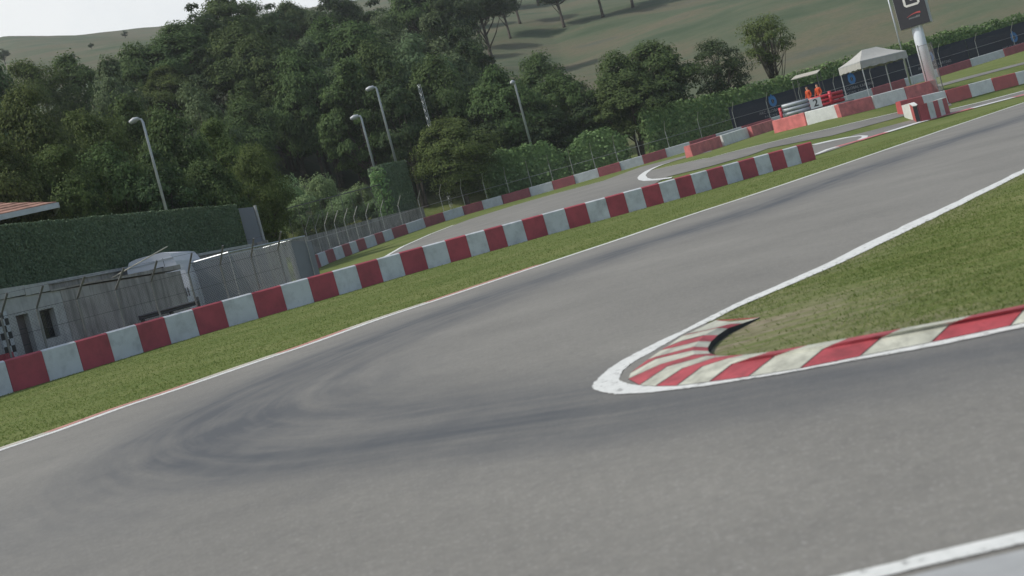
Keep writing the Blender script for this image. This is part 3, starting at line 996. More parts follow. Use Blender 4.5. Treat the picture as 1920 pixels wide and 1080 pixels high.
# people --------------------------------------------------------------------
def person(name, base, height, yaw, label, lean=0.0, arm=0.0):
    """standing figure grown from a skeleton with a skin modifier; suit and skin colours by height"""
    s = height / 1.78
    root = empty(name, base, label, 'person', None)
    J = {}
    V, E, Rr = [], [], []

    def vtx(nm, x, y, z, r, par=None):
        J[nm] = len(V); V.append((x * s, y * s, z * s)); Rr.append(r * s)
        if par is not None: E.append((J[par], J[nm]))
    # local frame: facing -y
    vtx('pelvis', 0, 0, .95, .155)
    vtx('waist', 0, -.005, 1.08, .135, 'pelvis'); vtx('chest', 0, -.01 - lean, 1.27, .160, 'waist'); vtx('shl', 0, -lean, 1.42, .115, 'chest')
    vtx('neck', 0, -.012 - lean, 1.51, .055, 'shl'); vtx('skull0', 0, -.025 - lean, 1.585, .072, 'neck'); vtx('skull', 0, -.02 - lean, 1.665, .095, 'skull0'); vtx('crown', 0, -.01 - lean, 1.72, .080, 'skull')
    vtx('nose', 0, -.125 - lean, 1.640, .016, 'skull')
    vtx('chin', 0, -.095 - lean, 1.575, .026, 'skull0')
    for sd, nm in ((-1, 'a'), (1, 'b')):
        vtx('ear' + nm, sd * .098, -.01 - lean, 1.645, .014, 'skull')
        vtx('sh' + nm, sd * .185, -lean, 1.415, .072, 'shl')
        vtx('el' + nm, sd * (.235 + arm * .1), .03 - lean - arm * .05, 1.12, .050, 'sh' + nm)
        vtx('wr' + nm, sd * (.22 + arm * .02), -.10 - arm * .12, .89 + arm * .15, .034, 'el' + nm)
        vtx('pl' + nm, sd * (.215 + arm * .02), -.14 - arm * .15, .825 + arm * .15, .032, 'wr' + nm)
        for k, (fx, ln) in enumerate(((-.030, .075), (-.010, .088), (.010, .082), (.030, .066))):
            px_, py_, pz_ = V[J['pl' + nm]]
            bx, by, bz = px_ / s, py_ / s + fx, pz_ / s
            vtx('f%s%d' % (nm, k), bx - sd * .005, by - .008, bz - ln * .55, .0095, 'pl' + nm)
            vtx('g%s%d' % (nm, k), bx - sd * .020, by - .016, bz - ln, .0085, 'f%s%d' % (nm, k))
        px_, py_, pz_ = V[J['wr' + nm]]
        vtx('t' + nm, px_ / s - sd * .02, py_ / s - .055, pz_ / s - .035, .011, 'wr' + nm)
        vtx('u' + nm, px_ / s - sd * .03, py_ / s - .075, pz_ / s - .075, .0095, 't' + nm)
        vtx('hip' + nm, sd * .095, .0, .88, .110, 'pelvis')
        vtx('kn' + nm, sd * .105, -.015, .50, .070, 'hip' + nm)
        vtx('an' + nm, sd * .110, .02, .10, .046, 'kn' + nm)
        vtx('heel' + nm, sd * .110, .03, .045, .045, 'an' + nm)
        vtx('toe' + nm, sd * .125, -.15, .035, .036, 'heel' + nm)
    me = bpy.data.meshes.new('body'); me.from_pydata(V, E, []); me.update()
    o = bpy.data.objects.new('body', me); COL.objects.link(o)
    sk = o.modifiers.new('skin', 'SKIN'); sk.use_smooth_shade = True
    lay = me.skin_vertices[0].data
    for i, r in enumerate(Rr): lay[i].radius = (r, r); lay[i].use_root = (i == 0)
    sd_ = o.modifiers.new('sub', 'SUBSURF'); sd_.levels = 1; sd_.render_levels = 1
    dg = bpy.context.evaluated_depsgraph_get()
    m2 = bpy.data.meshes.new_from_object(o.evaluated_get(dg))
    bpy.data.objects.remove(o)
    m2.materials.clear()
    for k in ('orange_cloth', 'skin', 'rubber_and_edge_shade'): m2.materials.append(MATS[k])
    for p in m2.polygons:
        c = p.center / s; p.use_smooth = True
        hand = abs(c.x) > .15 and c.z < (.88 + arm * .15) and c.y < -.06
        p.material_index = 1 if (c.z > 1.50 or hand) else (2 if c.z < .09 else 0)
    rot = Matrix.Rotation(yaw, 4, 'Z')
    m2.transform(rot)
    link_mesh('body', m2, root)
    # hair cap, eyes and collar follow the head
    mb = MB()
    hc = Vector((0, .005 - lean, 1.668)) * s
    rings = []
    for i in range(6):
        a = i / 5 * math.pi * .56
        for k in range(12):
            t = k / 12 * 2 * math.pi
            rx, ry, rz_ = .108 * s, .116 * s, .112 * s
            front = max(0, -math.sin(t))
            aa = a * (1 - .42 * front)
            rings.append(hc + Vector((rx * math.sin(aa) * math.cos(t), ry * math.sin(aa) * math.sin(t), rz_ * math.cos(aa))))
    mb.add(rings, [(i * 12 + k, i * 12 + (k + 1) % 12, (i + 1) * 12 + (k + 1) % 12, (i + 1) * 12 + k) for i in range(5) for k in range(12)])
    mb.v = [tuple(rot.to_3x3() @ Vector(p)) for p in mb.v]
    mb.build('hair', 'hair_dark', root, None, True)
    for sx in (-1, 1):
        mb = MB(); c = Vector((sx * .034, -.108 - lean, 1.668)) * s
        mb.tube([rot.to_3x3() @ (c + Vector((-.012 * s, 0, 0))), rot.to_3x3() @ (c + Vector((.012 * s, 0, 0)))], .009 * s, 6)
        mb.build('eye', 'eye_dark', root)
    mb = MB()
    ringp = [Vector((.072 * math.cos(t), -.006 - lean + .068 * math.sin(t), 1.485 + .012 * math.sin(t))) * s for t in [i * math.pi / 6 for i in range(13)]]
    mb.tube([rot.to_3x3() @ p for p in ringp], .016 * s, 6, False)
    mb.build('collar', 'orange_cloth', root, None, True)
    return root


h1 = at(1512.5, 162.5, 87.2); h2 = at(1530.5, 157.5, 87.4)
person('person', Vector((at(1518, 184, 87.2).x, 87.2, dz)), h1.z - dz + .02, math.radians(-62), 'person in orange overalls left of the pair behind the number two board', .02, .3)
person('person', Vector((at(1536, 178, 87.4).x, 87.4, dz)), h2.z - dz + .02, math.radians(-55), 'person in orange overalls standing on the right of the pair behind the red rails', .0, .5)

# ------------------------------------------------------------------ pylon sign
pc = at(1745, 150, 84.5); pX, pY = pc.x, pc.y
pz = T(pX, pY)
ptop = at(1722, 52, pY).z
pyl = empty('pylon_sign', Vector((pX, pY, pz)), 'tall white round column carrying a black sign box with a pale letter G', 'sign')
po = Vector((pX, pY, pz))
mb = MB(); mb.tube([po - UP * .2, po + UP * .25], .62, 24); mb.build('base_plate', 'concrete', pyl, po)
mb = MB(); mb.tube([po + UP * .2, Vector((pX, pY, ptop + 3.4))], .42, 32); mb.build('column', 'white_column', pyl, po, True)
fn = Vector((-.52, -.85, 0)).normalized()
RS = facing(fn); SX = RS @ Vector((1, 0, 0))
bl = at(1690, 55, pY - 1.0); br = at(1738, 41.7, pY - 1.0)
bw = (br.x - bl.x) / SX.x * .47
bc = Vector(((bl.x + br.x) / 2 + .62, pY, 0)) + fn * .62
zb = (bl.z + br.z) / 2
zt = zb + 4.1
mb = MB()


def sbox(c, wx, wy, z0, z1):
    p = [c - SX * wx + fn * 0, c + SX * wx, c + SX * wx - fn * wy, c - SX * wx - fn * wy]
    mb.hexa([Vector((q.x, q.y, z0)) for q in p], [Vector((q.x, q.y, z1)) for q in p])


sbox(bc, bw, 1.25, zb, zt); mb.build('sign_box', 'pale_metal', pyl, po)
mb = MB(); sbox(bc + fn * .03, bw - .02, .028, zb - .02, zt - .02); mb.build('face_panel', 'sign_black', pyl, po)
sc = (zt - zb)
fc = bc + fn * .034
# squared letter G built from bars
mb = MB()
gw, gh, gt = .60, .50, .17
gz0 = zb + 1.58
gxo = .16


def bar(x0, z0, x1, z1, dep=.02, m=None):
    p = [fc + SX * x0, fc + SX * x1, fc + SX * x1 + fn * dep, fc + SX * x0 + fn * dep]
    mb.hexa([Vector((q.x, q.y, z0)) for q in p], [Vector((q.x, q.y, z1)) for q in p])


def poly_plate(pts, dep=.02):
    n = len(pts)
    A = [fc + SX * x + UP * z for x, z in pts]; B = [p + fn * dep for p in A]
    mb.add(A + B, [tuple(range(n)), tuple(range(n, 2 * n))[::-1]] + [(i, n + i, n + (i + 1) % n, (i + 1) % n) for i in range(n)])


g0 = gz0; g1 = gz0 + 1.05
x0, x1 = gxo - gw, gxo + gw
ch = .16
poly_plate([(x0 + ch, g0), (x1 - ch, g0), (x1 - ch, g0 + gt), (x0 + ch, g0 + gt)])
poly_plate([(x0, g0 + ch), (x0 + ch, g0), (x0 + ch + .02, g0 + gt), (x0 + gt, g0 + gt + .02)])
poly_plate([(x0, g0 + ch), (x0 + gt, g0 + gt + .02), (x0 + gt, g1 - gt - .02), (x0, g1 - ch)])
poly_plate([(x0, g1 - ch), (x0 + gt, g1 - gt - .02), (x0 + ch + .02, g1 - gt), (x0 + ch, g1)])
poly_plate([(x0 + ch, g1 - gt), (x1, g1 - gt), (x1, g1), (x0 + ch, g1)])
poly_plate([(x1 - ch, g0), (x1, g0 + ch), (x1 - gt, g0 + gt + .02), (x1 - ch - .02, g0 + gt)])
poly_plate([(x1 - gt, g0 + gt + .02), (x1, g0 + ch), (x1, g0 + .60), (x1 - gt, g0 + .60)])
poly_plate([(gxo - .06, g0 + .45), (x1 - gt, g0 + .45), (x1 - gt, g0 + .60), (gxo - .06, g0 + .60)])
for i in range(len(mb.v)):
    pass
mb.v = [(x, y, z) for x, y, z in mb.v]
mb.build('letter', 'letter_white', pyl, po)
# small emblem: red swoosh over a grey streak of lettering
mb = MB()
ez = zb + .78
n = 14
up_ = []; lo_ = []
for i in range(n + 1):
    t = i / n
    x = -.55 + 1.05 * t
    zc = .18 * math.sin(t * 2.2) + .02
    th = .015 + .075 * t ** 1.5
    up_.append((gxo - .05 + x, ez + zc + th)); lo_.append((gxo - .05 + x, ez + zc - th * .6))
for i in range(n):
    poly_plate([lo_[i], lo_[i + 1], up_[i + 1], up_[i]])
mb.build('swoosh', 'swoosh_red', pyl, po)
mb = MB()
for i in range(9):
    x = gxo - .5 + i * .095
    hgt = .10 + (.05 if i > 5 else 0)
    poly_plate([(x, ez - .16), (x + .07, ez - .16), (x + .10, ez - .16 + hgt), (x + .03, ez - .16 + hgt)])
mb.build('emblem_lettering', 'letter_grey', pyl, po)
# zb places text using absolute heights: poly_plate measures from z = 0

# slender grey mast beside the sign
mp_ = at(1686, 77, 99.0); mz = T(mp_.x, mp_.y)
mt = at(1668, -6, 99.0)
mo = Vector((mp_.x, 99.0, mz))
ms_ = empty('flag_mast', mo, 'slender grey mast rising behind the tent just left of the black sign', 'mast')
mb = MB(); mb.tube([mo - UP * .1, mo + UP * .12], .25, 12); mb.build('base', 'concrete', ms_, mo)
mb = MB(); mb.tube([mo, Vector((mo.x, mo.y, mt.z + 3))], [.085, .06], 8); mb.build('pole', 'galvanised', ms_, mo, True)

# wire panels screening the foot of the pylon
wl = at(1718, 88, 83.4); wr_ = at(1743, 84, 83.3); wr2 = at(1757, 130, 83.4)
wo = Vector((wl.x, 83.4, T(wl.x, 83.4)))
we = empty('wire_screen', wo, 'grey chain-link screen panel standing in front of the pylon foot', 'fence')
pL = [Vector((wl.x + .15, 83.5, 0)), Vector((wl.x + 1.2, 83.4, 0))]
for p in pL:
    g = T(p.x, p.y); mb = MB(); mb.tube([Vector((p.x, p.y, g)), Vector((p.x, p.y, wl.z + .1))], .035, 6); mb.build('post', 'dull_steel', we, wo)
mb = MB()
g = T(pL[0].x, 83.4)
wires(mb, [(Vector((p.x, p.y, g)), Vector((q.x, q.y, g)), 0, wl.z - g) for p, q in zip(pL[:-1], pL[1:])], .10, .006)
mb.tube([Vector((p.x, p.y, wl.z)) for p in pL], .02, 5)
mb.build('wire_mesh', 'steel', we, wo)

# ------------------------------------------------------------------ canvas tent
TY0, TY1 = 91.0, 95.2
e0 = at(1612, 114, TY0); e1 = at(1717, 87.5, TY0)
tx0, tx1, tz = e0.x, e1.x, (e0.z + e1.z) / 2
tg = T(tx0, TY0)
to = Vector(((tx0 + tx1) / 2 - .35, TY0 + 1.95, tg))
tent = empty('canopy_tent', to, 'open sided white canvas tent with hipped roof beside the pylon', 'tent')
ridge_z = at(1672, 79, 93).z
mb = MB()
A = [Vector((tx0, TY0, tz)), Vector((tx1, TY0 + 2.2, tz)), Vector((tx1 - 1.1, TY0 + 4.6, tz)), Vector((tx0 - 1.1, TY0 + 2.4, tz))]
ra, rb = A[0].lerp(A[3], .5).lerp(A[1].lerp(A[2], .5), .34), A[0].lerp(A[3], .5).lerp(A[1].lerp(A[2], .5), .66)
ra.z = rb.z = ridge_z


def sag_panel(a, b, c, d, n=8, sag=.12):
    rows = []
    for i in range(n + 1):
        t = i / n
        row = []
        for j in range(n + 1):
            s = j / n
            p = (a.lerp(b, s)).lerp(d.lerp(c, s), t)
            p = p - UP * sag * math.sin(math.pi * t) * (.5 + .5 * math.sin(math.pi * s))
            row.append(p)
        rows.append(row)
    mb.add([p for r in rows for p in r], [(i * (n + 1) + j, i * (n + 1) + j + 1, (i + 1) * (n + 1) + j + 1, (i + 1) * (n + 1) + j) for i in range(n) for j in range(n)])


sag_panel(A[0], A[1], rb, ra); sag_panel(A[2], A[3], ra, rb)
sag_panel(A[3], A[0], ra, ra + Vector((0, .001, 0))); sag_panel(A[1], A[2], rb + Vector((0, .001, 0)), rb)
mb.build('roof', 'canvas', tent, to, True)
mb = MB()
vh = at(1612, 114, TY0).z - at(1615, 127.5, TY0).z
for a, b in zip(A, A[1:] + A[:1]):
    n = 22
    d = (b - a).normalized(); nn = Vector((d.y, -d.x, 0))
    tp_ = []; bt = []
    for k in range(n + 1):
        t = k / n
        wv = .04 * math.sin(k * 2.1) + .025 * math.sin(k * 4.7)
        tp_.append(a.lerp(b, t) + nn * .01); bt.append(a.lerp(b, t) + nn * (.03 + wv) - UP * (vh + .04 * math.sin(k * 1.3)))
    mb.add(tp_ + bt, [(k, n + 1 + k, n + 2 + k, k + 1) for k in range(n)])
mb.build('valance', 'canvas', tent, to, True)
for a in A:
    q = a + (to - a) * .02; q.z = tz - .02
    mb = MB(); mb.tube([Vector((q.x, q.y, T(q.x, q.y))), q], .045, 8); mb.build('leg', 'galvanised', tent, to)
mb = MB()
for a, b in zip(A, A[1:] + A[:1]): mb.tube([a - UP * .06, b - UP * .06], .03, 6)
mb.build('frame', 'galvanised', tent, to)

# second awning behind the marshals
AY = 103.0
q = [at(1482.5, 149.6, AY), at(1531.7, 136.7, AY), at(1537.5, 130, AY + 3.4), at(1491.7, 141.7, AY + 3.4)]
ao = Vector((sum(p.x for p in q) / 4, AY + 1.5, T(q[0].x, AY)))
aw = empty('awning', ao, 'small flat beige awning on thin posts left of the white tent', 'awning')
mb = MB(); mb.hexa([p - UP * .07 for p in q], q); mb.build('roof', 'beige_sheet', aw, ao)
for p in q:
    r = p + (sum(q, Vector()) / 4 - p) * .06
    mb = MB(); mb.tube([Vector((r.x, r.y, T(r.x, r.y))), r - UP * .06], .04, 6); mb.build('post', 'dull_steel', aw, ao)

# ------------------------------------------------------------------ leaf clad volumes
def leaf_quads(P, Nn, size, jitter=.6, aspect=.7):
    """one small rhombus per point, roughly facing its normal"""
    n = len(P)
    Nn = Nn + RNG.normal(0, jitter, (n, 3)); Nn /= np.linalg.norm(Nn, axis=1)[:, None] + 1e-9
    r = RNG.normal(0, 1, (n, 3)); a = np.cross(Nn, r); a /= np.linalg.norm(a, axis=1)[:, None] + 1e-9
    b = np.cross(Nn, a)
    s = (size * RNG.uniform(.6, 1.35, n))[:, None]
    k = s * aspect
    V = np.stack([P - a * s, P - b * k * .9 + a * s * .1, P + a * s, P + b * k * .9 + a * s * .1], 1).reshape(-1, 3)
    F = np.arange(4 * n).reshape(n, 4)
    return V, F


def hedge(name, path, z0s, z1s, depth, mat, label, cat, leaf, dens, rough=.12, seed=1, lump=0.0, group=None, bump_top=0.0):
    """hedge along a plan polyline (front face), filled with a dark core and covered with leaves"""
    rg = np.random.default_rng(seed)
    pts = [Vector((p[0], p[1], 0)) for p in path]
    org = Vector((pts[len(pts) // 2].x, pts[len(pts) // 2].y, min(z0s)))
    root = empty(name, org, label, cat, group)
    core = MB()
    Ps = []; Ns = []
    for i in range(len(pts) - 1):
        a, b = pts[i], pts[i + 1]
        d = (b - a); ln = d.length; d = d / ln; n = Vector((d.y, -d.x, 0))
        ins = min(.12, depth * .2) + rough
        fa, fb_ = a - n * ins, b - n * ins
        ba, bb = a - n * (depth - ins), b - n * (depth - ins)
        e = d * (ins if i == 0 else 0); e2 = d * (ins if i == len(pts) - 2 else 0)
        core.hexa([fa + e + UP * z0s[i], fb_ - e2 + UP * z0s[i + 1], bb - e2 + UP * z0s[i + 1], ba + e + UP * z0s[i]], [fa + e + UP * (z1s[i] - ins), fb_ - e2 + UP * (z1s[i + 1] - ins), bb - e2 + UP * (z1s[i + 1] - ins), ba + e + UP * (z1s[i] - ins)])
        def sample(cnt, face):
            t = rg.uniform(0, 1, cnt); s = rg.uniform(0, 1, cnt)
            zb_ = z0s[i] + (z0s[i + 1] - z0s[i]) * t; zt_ = z1s[i] + (z1s[i + 1] - z1s[i]) * t
            lx = lump * (np.sin(t * ln * 1.1 + i) + np.sin(t * ln * 2.9 + 2 * i)) * .5
            zt_ = zt_ + bump_top * (np.sin(t * ln * 1.7 + i * 1.3) * .6 + np.sin(t * ln * 4.1) * .4)
            if face == 0: off = lx * np.sin(s * 3); z = zb_ + (zt_ - zb_) * s; dep = np.zeros(cnt); nn = np.array(n)
            elif face == 1: off = lx; z = zt_; dep = s * depth; nn = np.array((0, 0, 1.0))
            else: off = lx; z = zb_ + (zt_ - zb_) * s; dep = np.full(cnt, depth); nn = -np.array(n)
            x = a.x + d.x * t * ln + n.x * (off - dep); y = a.y + d.y * t * ln + n.y * (off - dep)
            P = np.stack([x, y, z], 1) + rg.normal(0, rough * .6, (cnt, 3))
            Ps.append(P); Ns.append(np.tile(nn, (cnt, 1)))
        h = (z1s[i] + z1s[i + 1] - z0s[i] - z0s[i + 1]) / 2
        sample(int(ln * h * dens), 0); sample(int(ln * depth * dens), 1); sample(int(ln * h * dens * .35), 2)
    for q, sg, za, zb_ in ((pts[0], -1, z0s[0], z1s[0]), (pts[-1], 1, z0s[-1], z1s[-1])):
        d = ((pts[1] - pts[0]) if sg < 0 else (pts[-1] - pts[-2])).normalized(); n = Vector((d.y, -d.x, 0))
        cnt = int(depth * (zb_ - za) * dens)
        s = rg.uniform(0, 1, cnt); t = rg.uniform(0, 1, cnt)
        P = np.stack([q.x - n.x * s * depth, q.y - n.y * s * depth, za + (zb_ - za) * t], 1) + rg.normal(0, rough * .6, (cnt, 3))
        Ps.append(P); Ns.append(np.tile(np.array(d) * sg, (cnt, 1)))
    P = np.concatenate(Ps) - np.array(org); Nn = np.concatenate(Ns)
    V, F = leaf_quads(P, Nn, leaf, .38)
    link_mesh('foliage', numpy_mesh('foliage', V, F, mat), root)
    core.build('branch_core', mat, root, org)
    return root


# long ivy wall behind the banners
iv = [(at(1213, 240, 120.5).x, 120.5)]
for px, Y in ((1300, 122), (1400, 123.5), (1500, 125), (1600, 127), (1700, 129), (1800, 131), (1900, 133), (2010, 135)):
    iv.append((at(px, 640 - px * .255, Y).x, Y))
tops = [(1213, 212), (1290, 193), (1385, 172), (1480, 147), (1590, 117), (1690, 90), (1790, 62), (1890, 40), (2000, 12)]
ivz0 = [T(x, y) - .2 for x, y in iv]
ivz1 = [at(px, py, y).z + .35 for (px, py), (x, y) in zip(tops, iv)]
hedge('ivy_hedge', iv, ivz0, ivz1, 1.6, 'leaf_ivy', 'long ivy covered hedge wall behind the navy banners, running to the right edge', 'hedge', .19, 30, .22, 3, .15, None, .18)
# lower ivy mounds further left
hx = [(915, 350, 117.0), (950, 345, 117.2), (1000, 335, 117.4), (1040, 330, 117.6), (1076, 330, 117.8)]
hp = [(at(a, b, Y).x, Y) for a, b, Y in hx]
hedge('ivy_hedge', hp, [T(*p) - .2 for p in hp], [at(px, py, Y).z for (px, py), Y in zip(((906, 304), (945, 284), (990, 272), (1025, 264), (1062, 292)), (117, 117.2, 117.4, 117.6, 117.8))], 3.2, 'leaf_ivy', 'low ivy mound behind the far fence at the foot of the lone lamp post', 'hedge', .2, 26, .24, 4, .12, None, .2)
hx = [(1072, 318, 118.0), (1110, 312, 118.2), (1150, 300, 118.4), (1182, 290, 118.6)]
hp = [(at(a, b, Y).x, Y) for a, b, Y in hx]
hedge('ivy_hedge', hp, [T(*p) - .2 for p in hp], [at(px, py, Y).z for (px, py), Y in zip(((1063, 288), (1096, 254), (1130, 241), (1168, 258)), (118, 118.2, 118.4, 118.6))], 3.0, 'leaf_ivy', 'rounded ivy mound between the low ivy mound and the long ivy hedge', 'hedge', .2, 26, .24, 5, .12, None, .2)

# ------------------------------------------------------------------ banners
bn_line = [Vector((p.x, p.y, p.z)) - n * 1.3 for p, n in zip(FW, nf2)]
bx = [(1376, 236), (1523, 196), (1671, 156), (1820, 118), (1972, 78)]
be = []
for px, py in bx:
    q, n = on_line([Vector((p.x, p.y, p.z + .9)) for p in bn_line], px, py); be.append((Vector((q.x, q.y, T(q.x, q.y))), n))
blab = ['navy banner with a blue ring emblem left of the white plastic barrier', 'navy banner with a blue ring emblem seen between the legs of the tent', 'navy banner with a blue ring emblem half hidden by the pylon', 'navy banner with a blue ring emblem at the right edge of the picture']
em_px = [(1448, 190), (1597, 148), (1744, 107), (1902, 70)]
for i in range(4):
    (a, n), (b, n2) = be[i], be[i + 1]
    d = (b - a); ln = d.length; dh = Vector((d.x, d.y, 0)).normalized(); n = Vector((dh.y, -dh.x, 0))
    base = (a + b) / 2
    r = empty('banner', base, blab[i], 'banner', 'navy banners along the ivy hedge')
    a2, b2 = a + dh * .03, b - dh * .03
    ztop = at(1376, 194, a.y).z - a.z if i == 0 else 3.4
    H_ = 3.35
    mb = MB()
    mb.hexa([a2 + UP * .3, b2 + UP * .3, b2 + UP * .3 - n * .03, a2 + UP * .3 - n * .03], [a2 + UP * H_, b2 + UP * H_, b2 + UP * H_ - n * .03, a2 + UP * H_ - n * .03])
    mb.build('cloth', 'navy', r, base)
    mb = MB()
    for k in range(4):
        q = a2.lerp(b2, (k + .05) / 3.1) - n * .08
        mb.tube([q, q + UP * H_], .03, 5)
    mb.build('support_post', 'dull_steel', r, base)
    R = facing(n)
    u = at(em_px[i][0], em_px[i][1], a.y)
    # emblem centre along the banner
    best = min(range(101), key=lambda k: abs((a.lerp(b, k / 100).x / a.lerp(b, k / 100).y) - uv(*em_px[i])[0] / FPX))
    ec = a.lerp(b, best / 100) + n * .012
    ez = EYE - uv(*em_px[i])[1] / FPX * ec.y
    ec.z = ez
    X = R @ Vector((1, 0, 0))
    mb = MB()
    N_ = 28
    ro, ri = .58, .24
    ring = []
    for k in range(N_):
        t = 2 * math.pi * k / N_
        ring.append(ec + X * ro * .92 * math.cos(t) + UP * ro * math.sin(t) * 1.05); ring.append(ec + X * ri * .8 * math.cos(t) + UP * ri * 1.1 * math.sin(t))
    mb.add(ring, [(2 * k, 2 * ((k + 1) % N_), 2 * ((k + 1) % N_) + 1, 2 * k + 1) for k in range(N_)])
    for x0, hgt, wd in ((-.30, .22, .2), (-.02, .34, .22), (.26, .18, .18)):
        zz = ro * 1.0 * math.sqrt(max(0, 1 - (x0 / ro) ** 2)) - .06
        mb.add([ec + X * (x0 - wd) + UP * (zz - .06), ec + X * (x0 + wd) + UP * (zz - .06), ec + X * (x0 - .03) + UP * (zz + hgt)], [(0, 1, 2)])
    mb.build('emblem', 'emblem_blue', r, base)
    mb = MB()
    mb.hexa([ec + n * .004 + X * (-.03) - UP * .22, ec + n * .004 + X * .03 - UP * .22, ec + n * .008 + X * .03 - UP * .22, ec + n * .008 + X * (-.03) - UP * .22], [ec + n * .004 + X * (-.02) + UP * .24, ec + n * .004 + X * .02 + UP * .24, ec + n * .008 + X * .02 + UP * .24, ec + n * .008 - X * .02 + UP * .24])
    mb.build('emblem_bar', 'letter_faint', r, base)
    text_mesh('lettering', 'ARC GLOBAL KARTING', .46, 'letter_faint', r, base, ec - UP * 1.02 + X * .35, R, .003, 1.0, 1.05)
    text_mesh('lettering', 'RACING CIRCUIT', .34, 'letter_faint', r, base, ec - UP * 1.50 + X * .35, R, .003, 1.0, 1.5)

# ------------------------------------------------------------------ left side: retaining wall, hedge, cage, van
DV = Vector((.258, 1, 0)).normalized(); NV = Vector((DV.y, -DV.x, 0))


def hl(Y, off=0.0):
    return Vector((-16.7 + .258 * (Y - 36), Y, 0)) + NV * off


# long clipped hedge on the retaining wall
ra_, rb_ = hl(24), hl(52.3)
rw = empty('retaining_wall', (ra_ + rb_) / 2, 'tall stained concrete retaining wall under the long clipped hedge', 'wall')
ro = (ra_ + rb_) / 2
a, b = hl(22), hl(57)
mb = MB(); mb.hexa([a - UP * .2, b - UP * .2, b - NV * 1.9 - UP * .2, a - NV * 1.9 - UP * .2], [a + UP * 3.10, b + UP * 3.10, b - NV * 1.9 + UP * 3.10, a - NV * 1.9 + UP * 3.10])
mb.build('wall_face', 'concrete', rw, ro)
mb = MB(); a, b = hl(22, .08), hl(54, .08)
mb.hexa([a + UP * 3.104, b + UP * 3.104, b - NV * .5 + UP * 3.104, a - NV * .5 + UP * 3.104], [a + UP * 3.22, b + UP * 3.22, b - NV * .5 + UP * 3.22, a - NV * .5 + UP * 3.22])
mb.build('coping', 'concrete_light', rw, ro)
hpth = [(hl(Y, -.12).x, hl(Y, -.12).y) for Y in (25, 32, 36, 40, 44, 49, 53.5)]
hedge('clipped_hedge', hpth, [3.22] * 7, [5.55, 5.52, 5.46, 5.42, 5.40, 5.36, 5.30], 1.5, 'leaf_turf', 'long dark green box hedge clipped flat on top of the concrete retaining wall', 'hedge', .052, 620, .035, 8, .03, None, .02)
# end panel and post beyond the hedge
a, b = hl(53.75, .0), hl(55.2, .0)
pn = at(463, 391, 54.4)
epo = (a + b) / 2 + UP * 3.1
ep = empty('end_panel', epo, 'dark grey slab with a pale post at the right end of the long hedge', 'panel')
mb = MB(); mb.hexa([a + UP * 3.225 - NV * .2, a + UP * 3.225 + Vector((.50, .35, 0)), a + UP * 3.225 + Vector((.50, .5, 0)), a + UP * 3.225 - NV * .2 + Vector((0, .15, 0))], [a + UP * 5.12 - NV * .2, a + UP * 5.02 + Vector((.50, .35, 0)), a + UP * 5.02 + Vector((.50, .5, 0)), a + UP * 5.12 - NV * .2 + Vector((0, .15, 0))])
mb.build('slab', 'grey_panel', ep, epo)
mb = MB(); q = a + Vector((.58, .4, 0)); mb.tube([q + UP * 3.0, q + UP * 5.08], .07, 8); mb.build('post', 'concrete_light', ep, epo)
mb = MB(); mb.hexa([a + Vector((-.1, -.1, 2.9)), a + Vector((.75, .2, 2.9)), a + Vector((.7, .7, 2.9)), a + Vector((-.1, .5, 2.9))], [a + Vector((-.1, -.1, 3.222)), a + Vector((.75, .2, 3.222)), a + Vector((.7, .7, 3.222)), a + Vector((-.1, .5, 3.222))])
mb.build('ledge', 'concrete', ep, epo)

# lower concrete wall with a doorway and a window
l0, l1 = at(90, 548, 34.0), at(341, 507, 40.2)
dW = Vector((l1.x - l0.x, l1.y - l0.y, 0)); LW = dW.length; dW.normalize(); nW = Vector((dW.y, -dW.x, 0))
o0 = Vector((l0.x, l0.y, 0))
ztp0, ztp1 = l0.z, l1.z


def ztop_at(s): return ztp0 + (ztp1 - ztp0) * s / LW


def s_of(px, py, off=0.0):
    """distance along the low wall of the picture point px, py"""
    u, v = uv(px, py); k = u / FPX
    p = o0 + nW * off
    return (k * p.y - p.x) / (dW.x - k * dW.y)


sA, sB, sC, sD, sE, sF = -9.0, s_of(31, 600), s_of(53, 590), s_of(75, 590), s_of(101, 580), s_of(343, 530)
zw0 = at(100, 585, (o0 + dW * sD).y).z; zw1 = zw0
wt_, wb_ = at(97, 577, (o0 + dW * sE).y).z, at(88, 636, (o0 + dW * sD).y).z
dt_ = at(45, 588, (o0 + dW * sB).y).z
lo_ = o0 + dW * (LW * .3)
lw = empty('low_wall', lo_, 'lower concrete wall with a doorway and a dark window in front of the retaining wall', 'wall')


def wseg(mb, s0, s1, z0, z1a, z1b=None, f=0.0, th=.30):
    z1b = z1a if z1b is None else z1b
    a, b = o0 + dW * s0 + nW * f, o0 + dW * s1 + nW * f
    mb.hexa([a + UP * z0, b + UP * z0, b - nW * th + UP * z0, a - nW * th + UP * z0], [a + UP * z1a, b + UP * z1b, b - nW * th + UP * z1b, a - nW * th + UP * z1a])


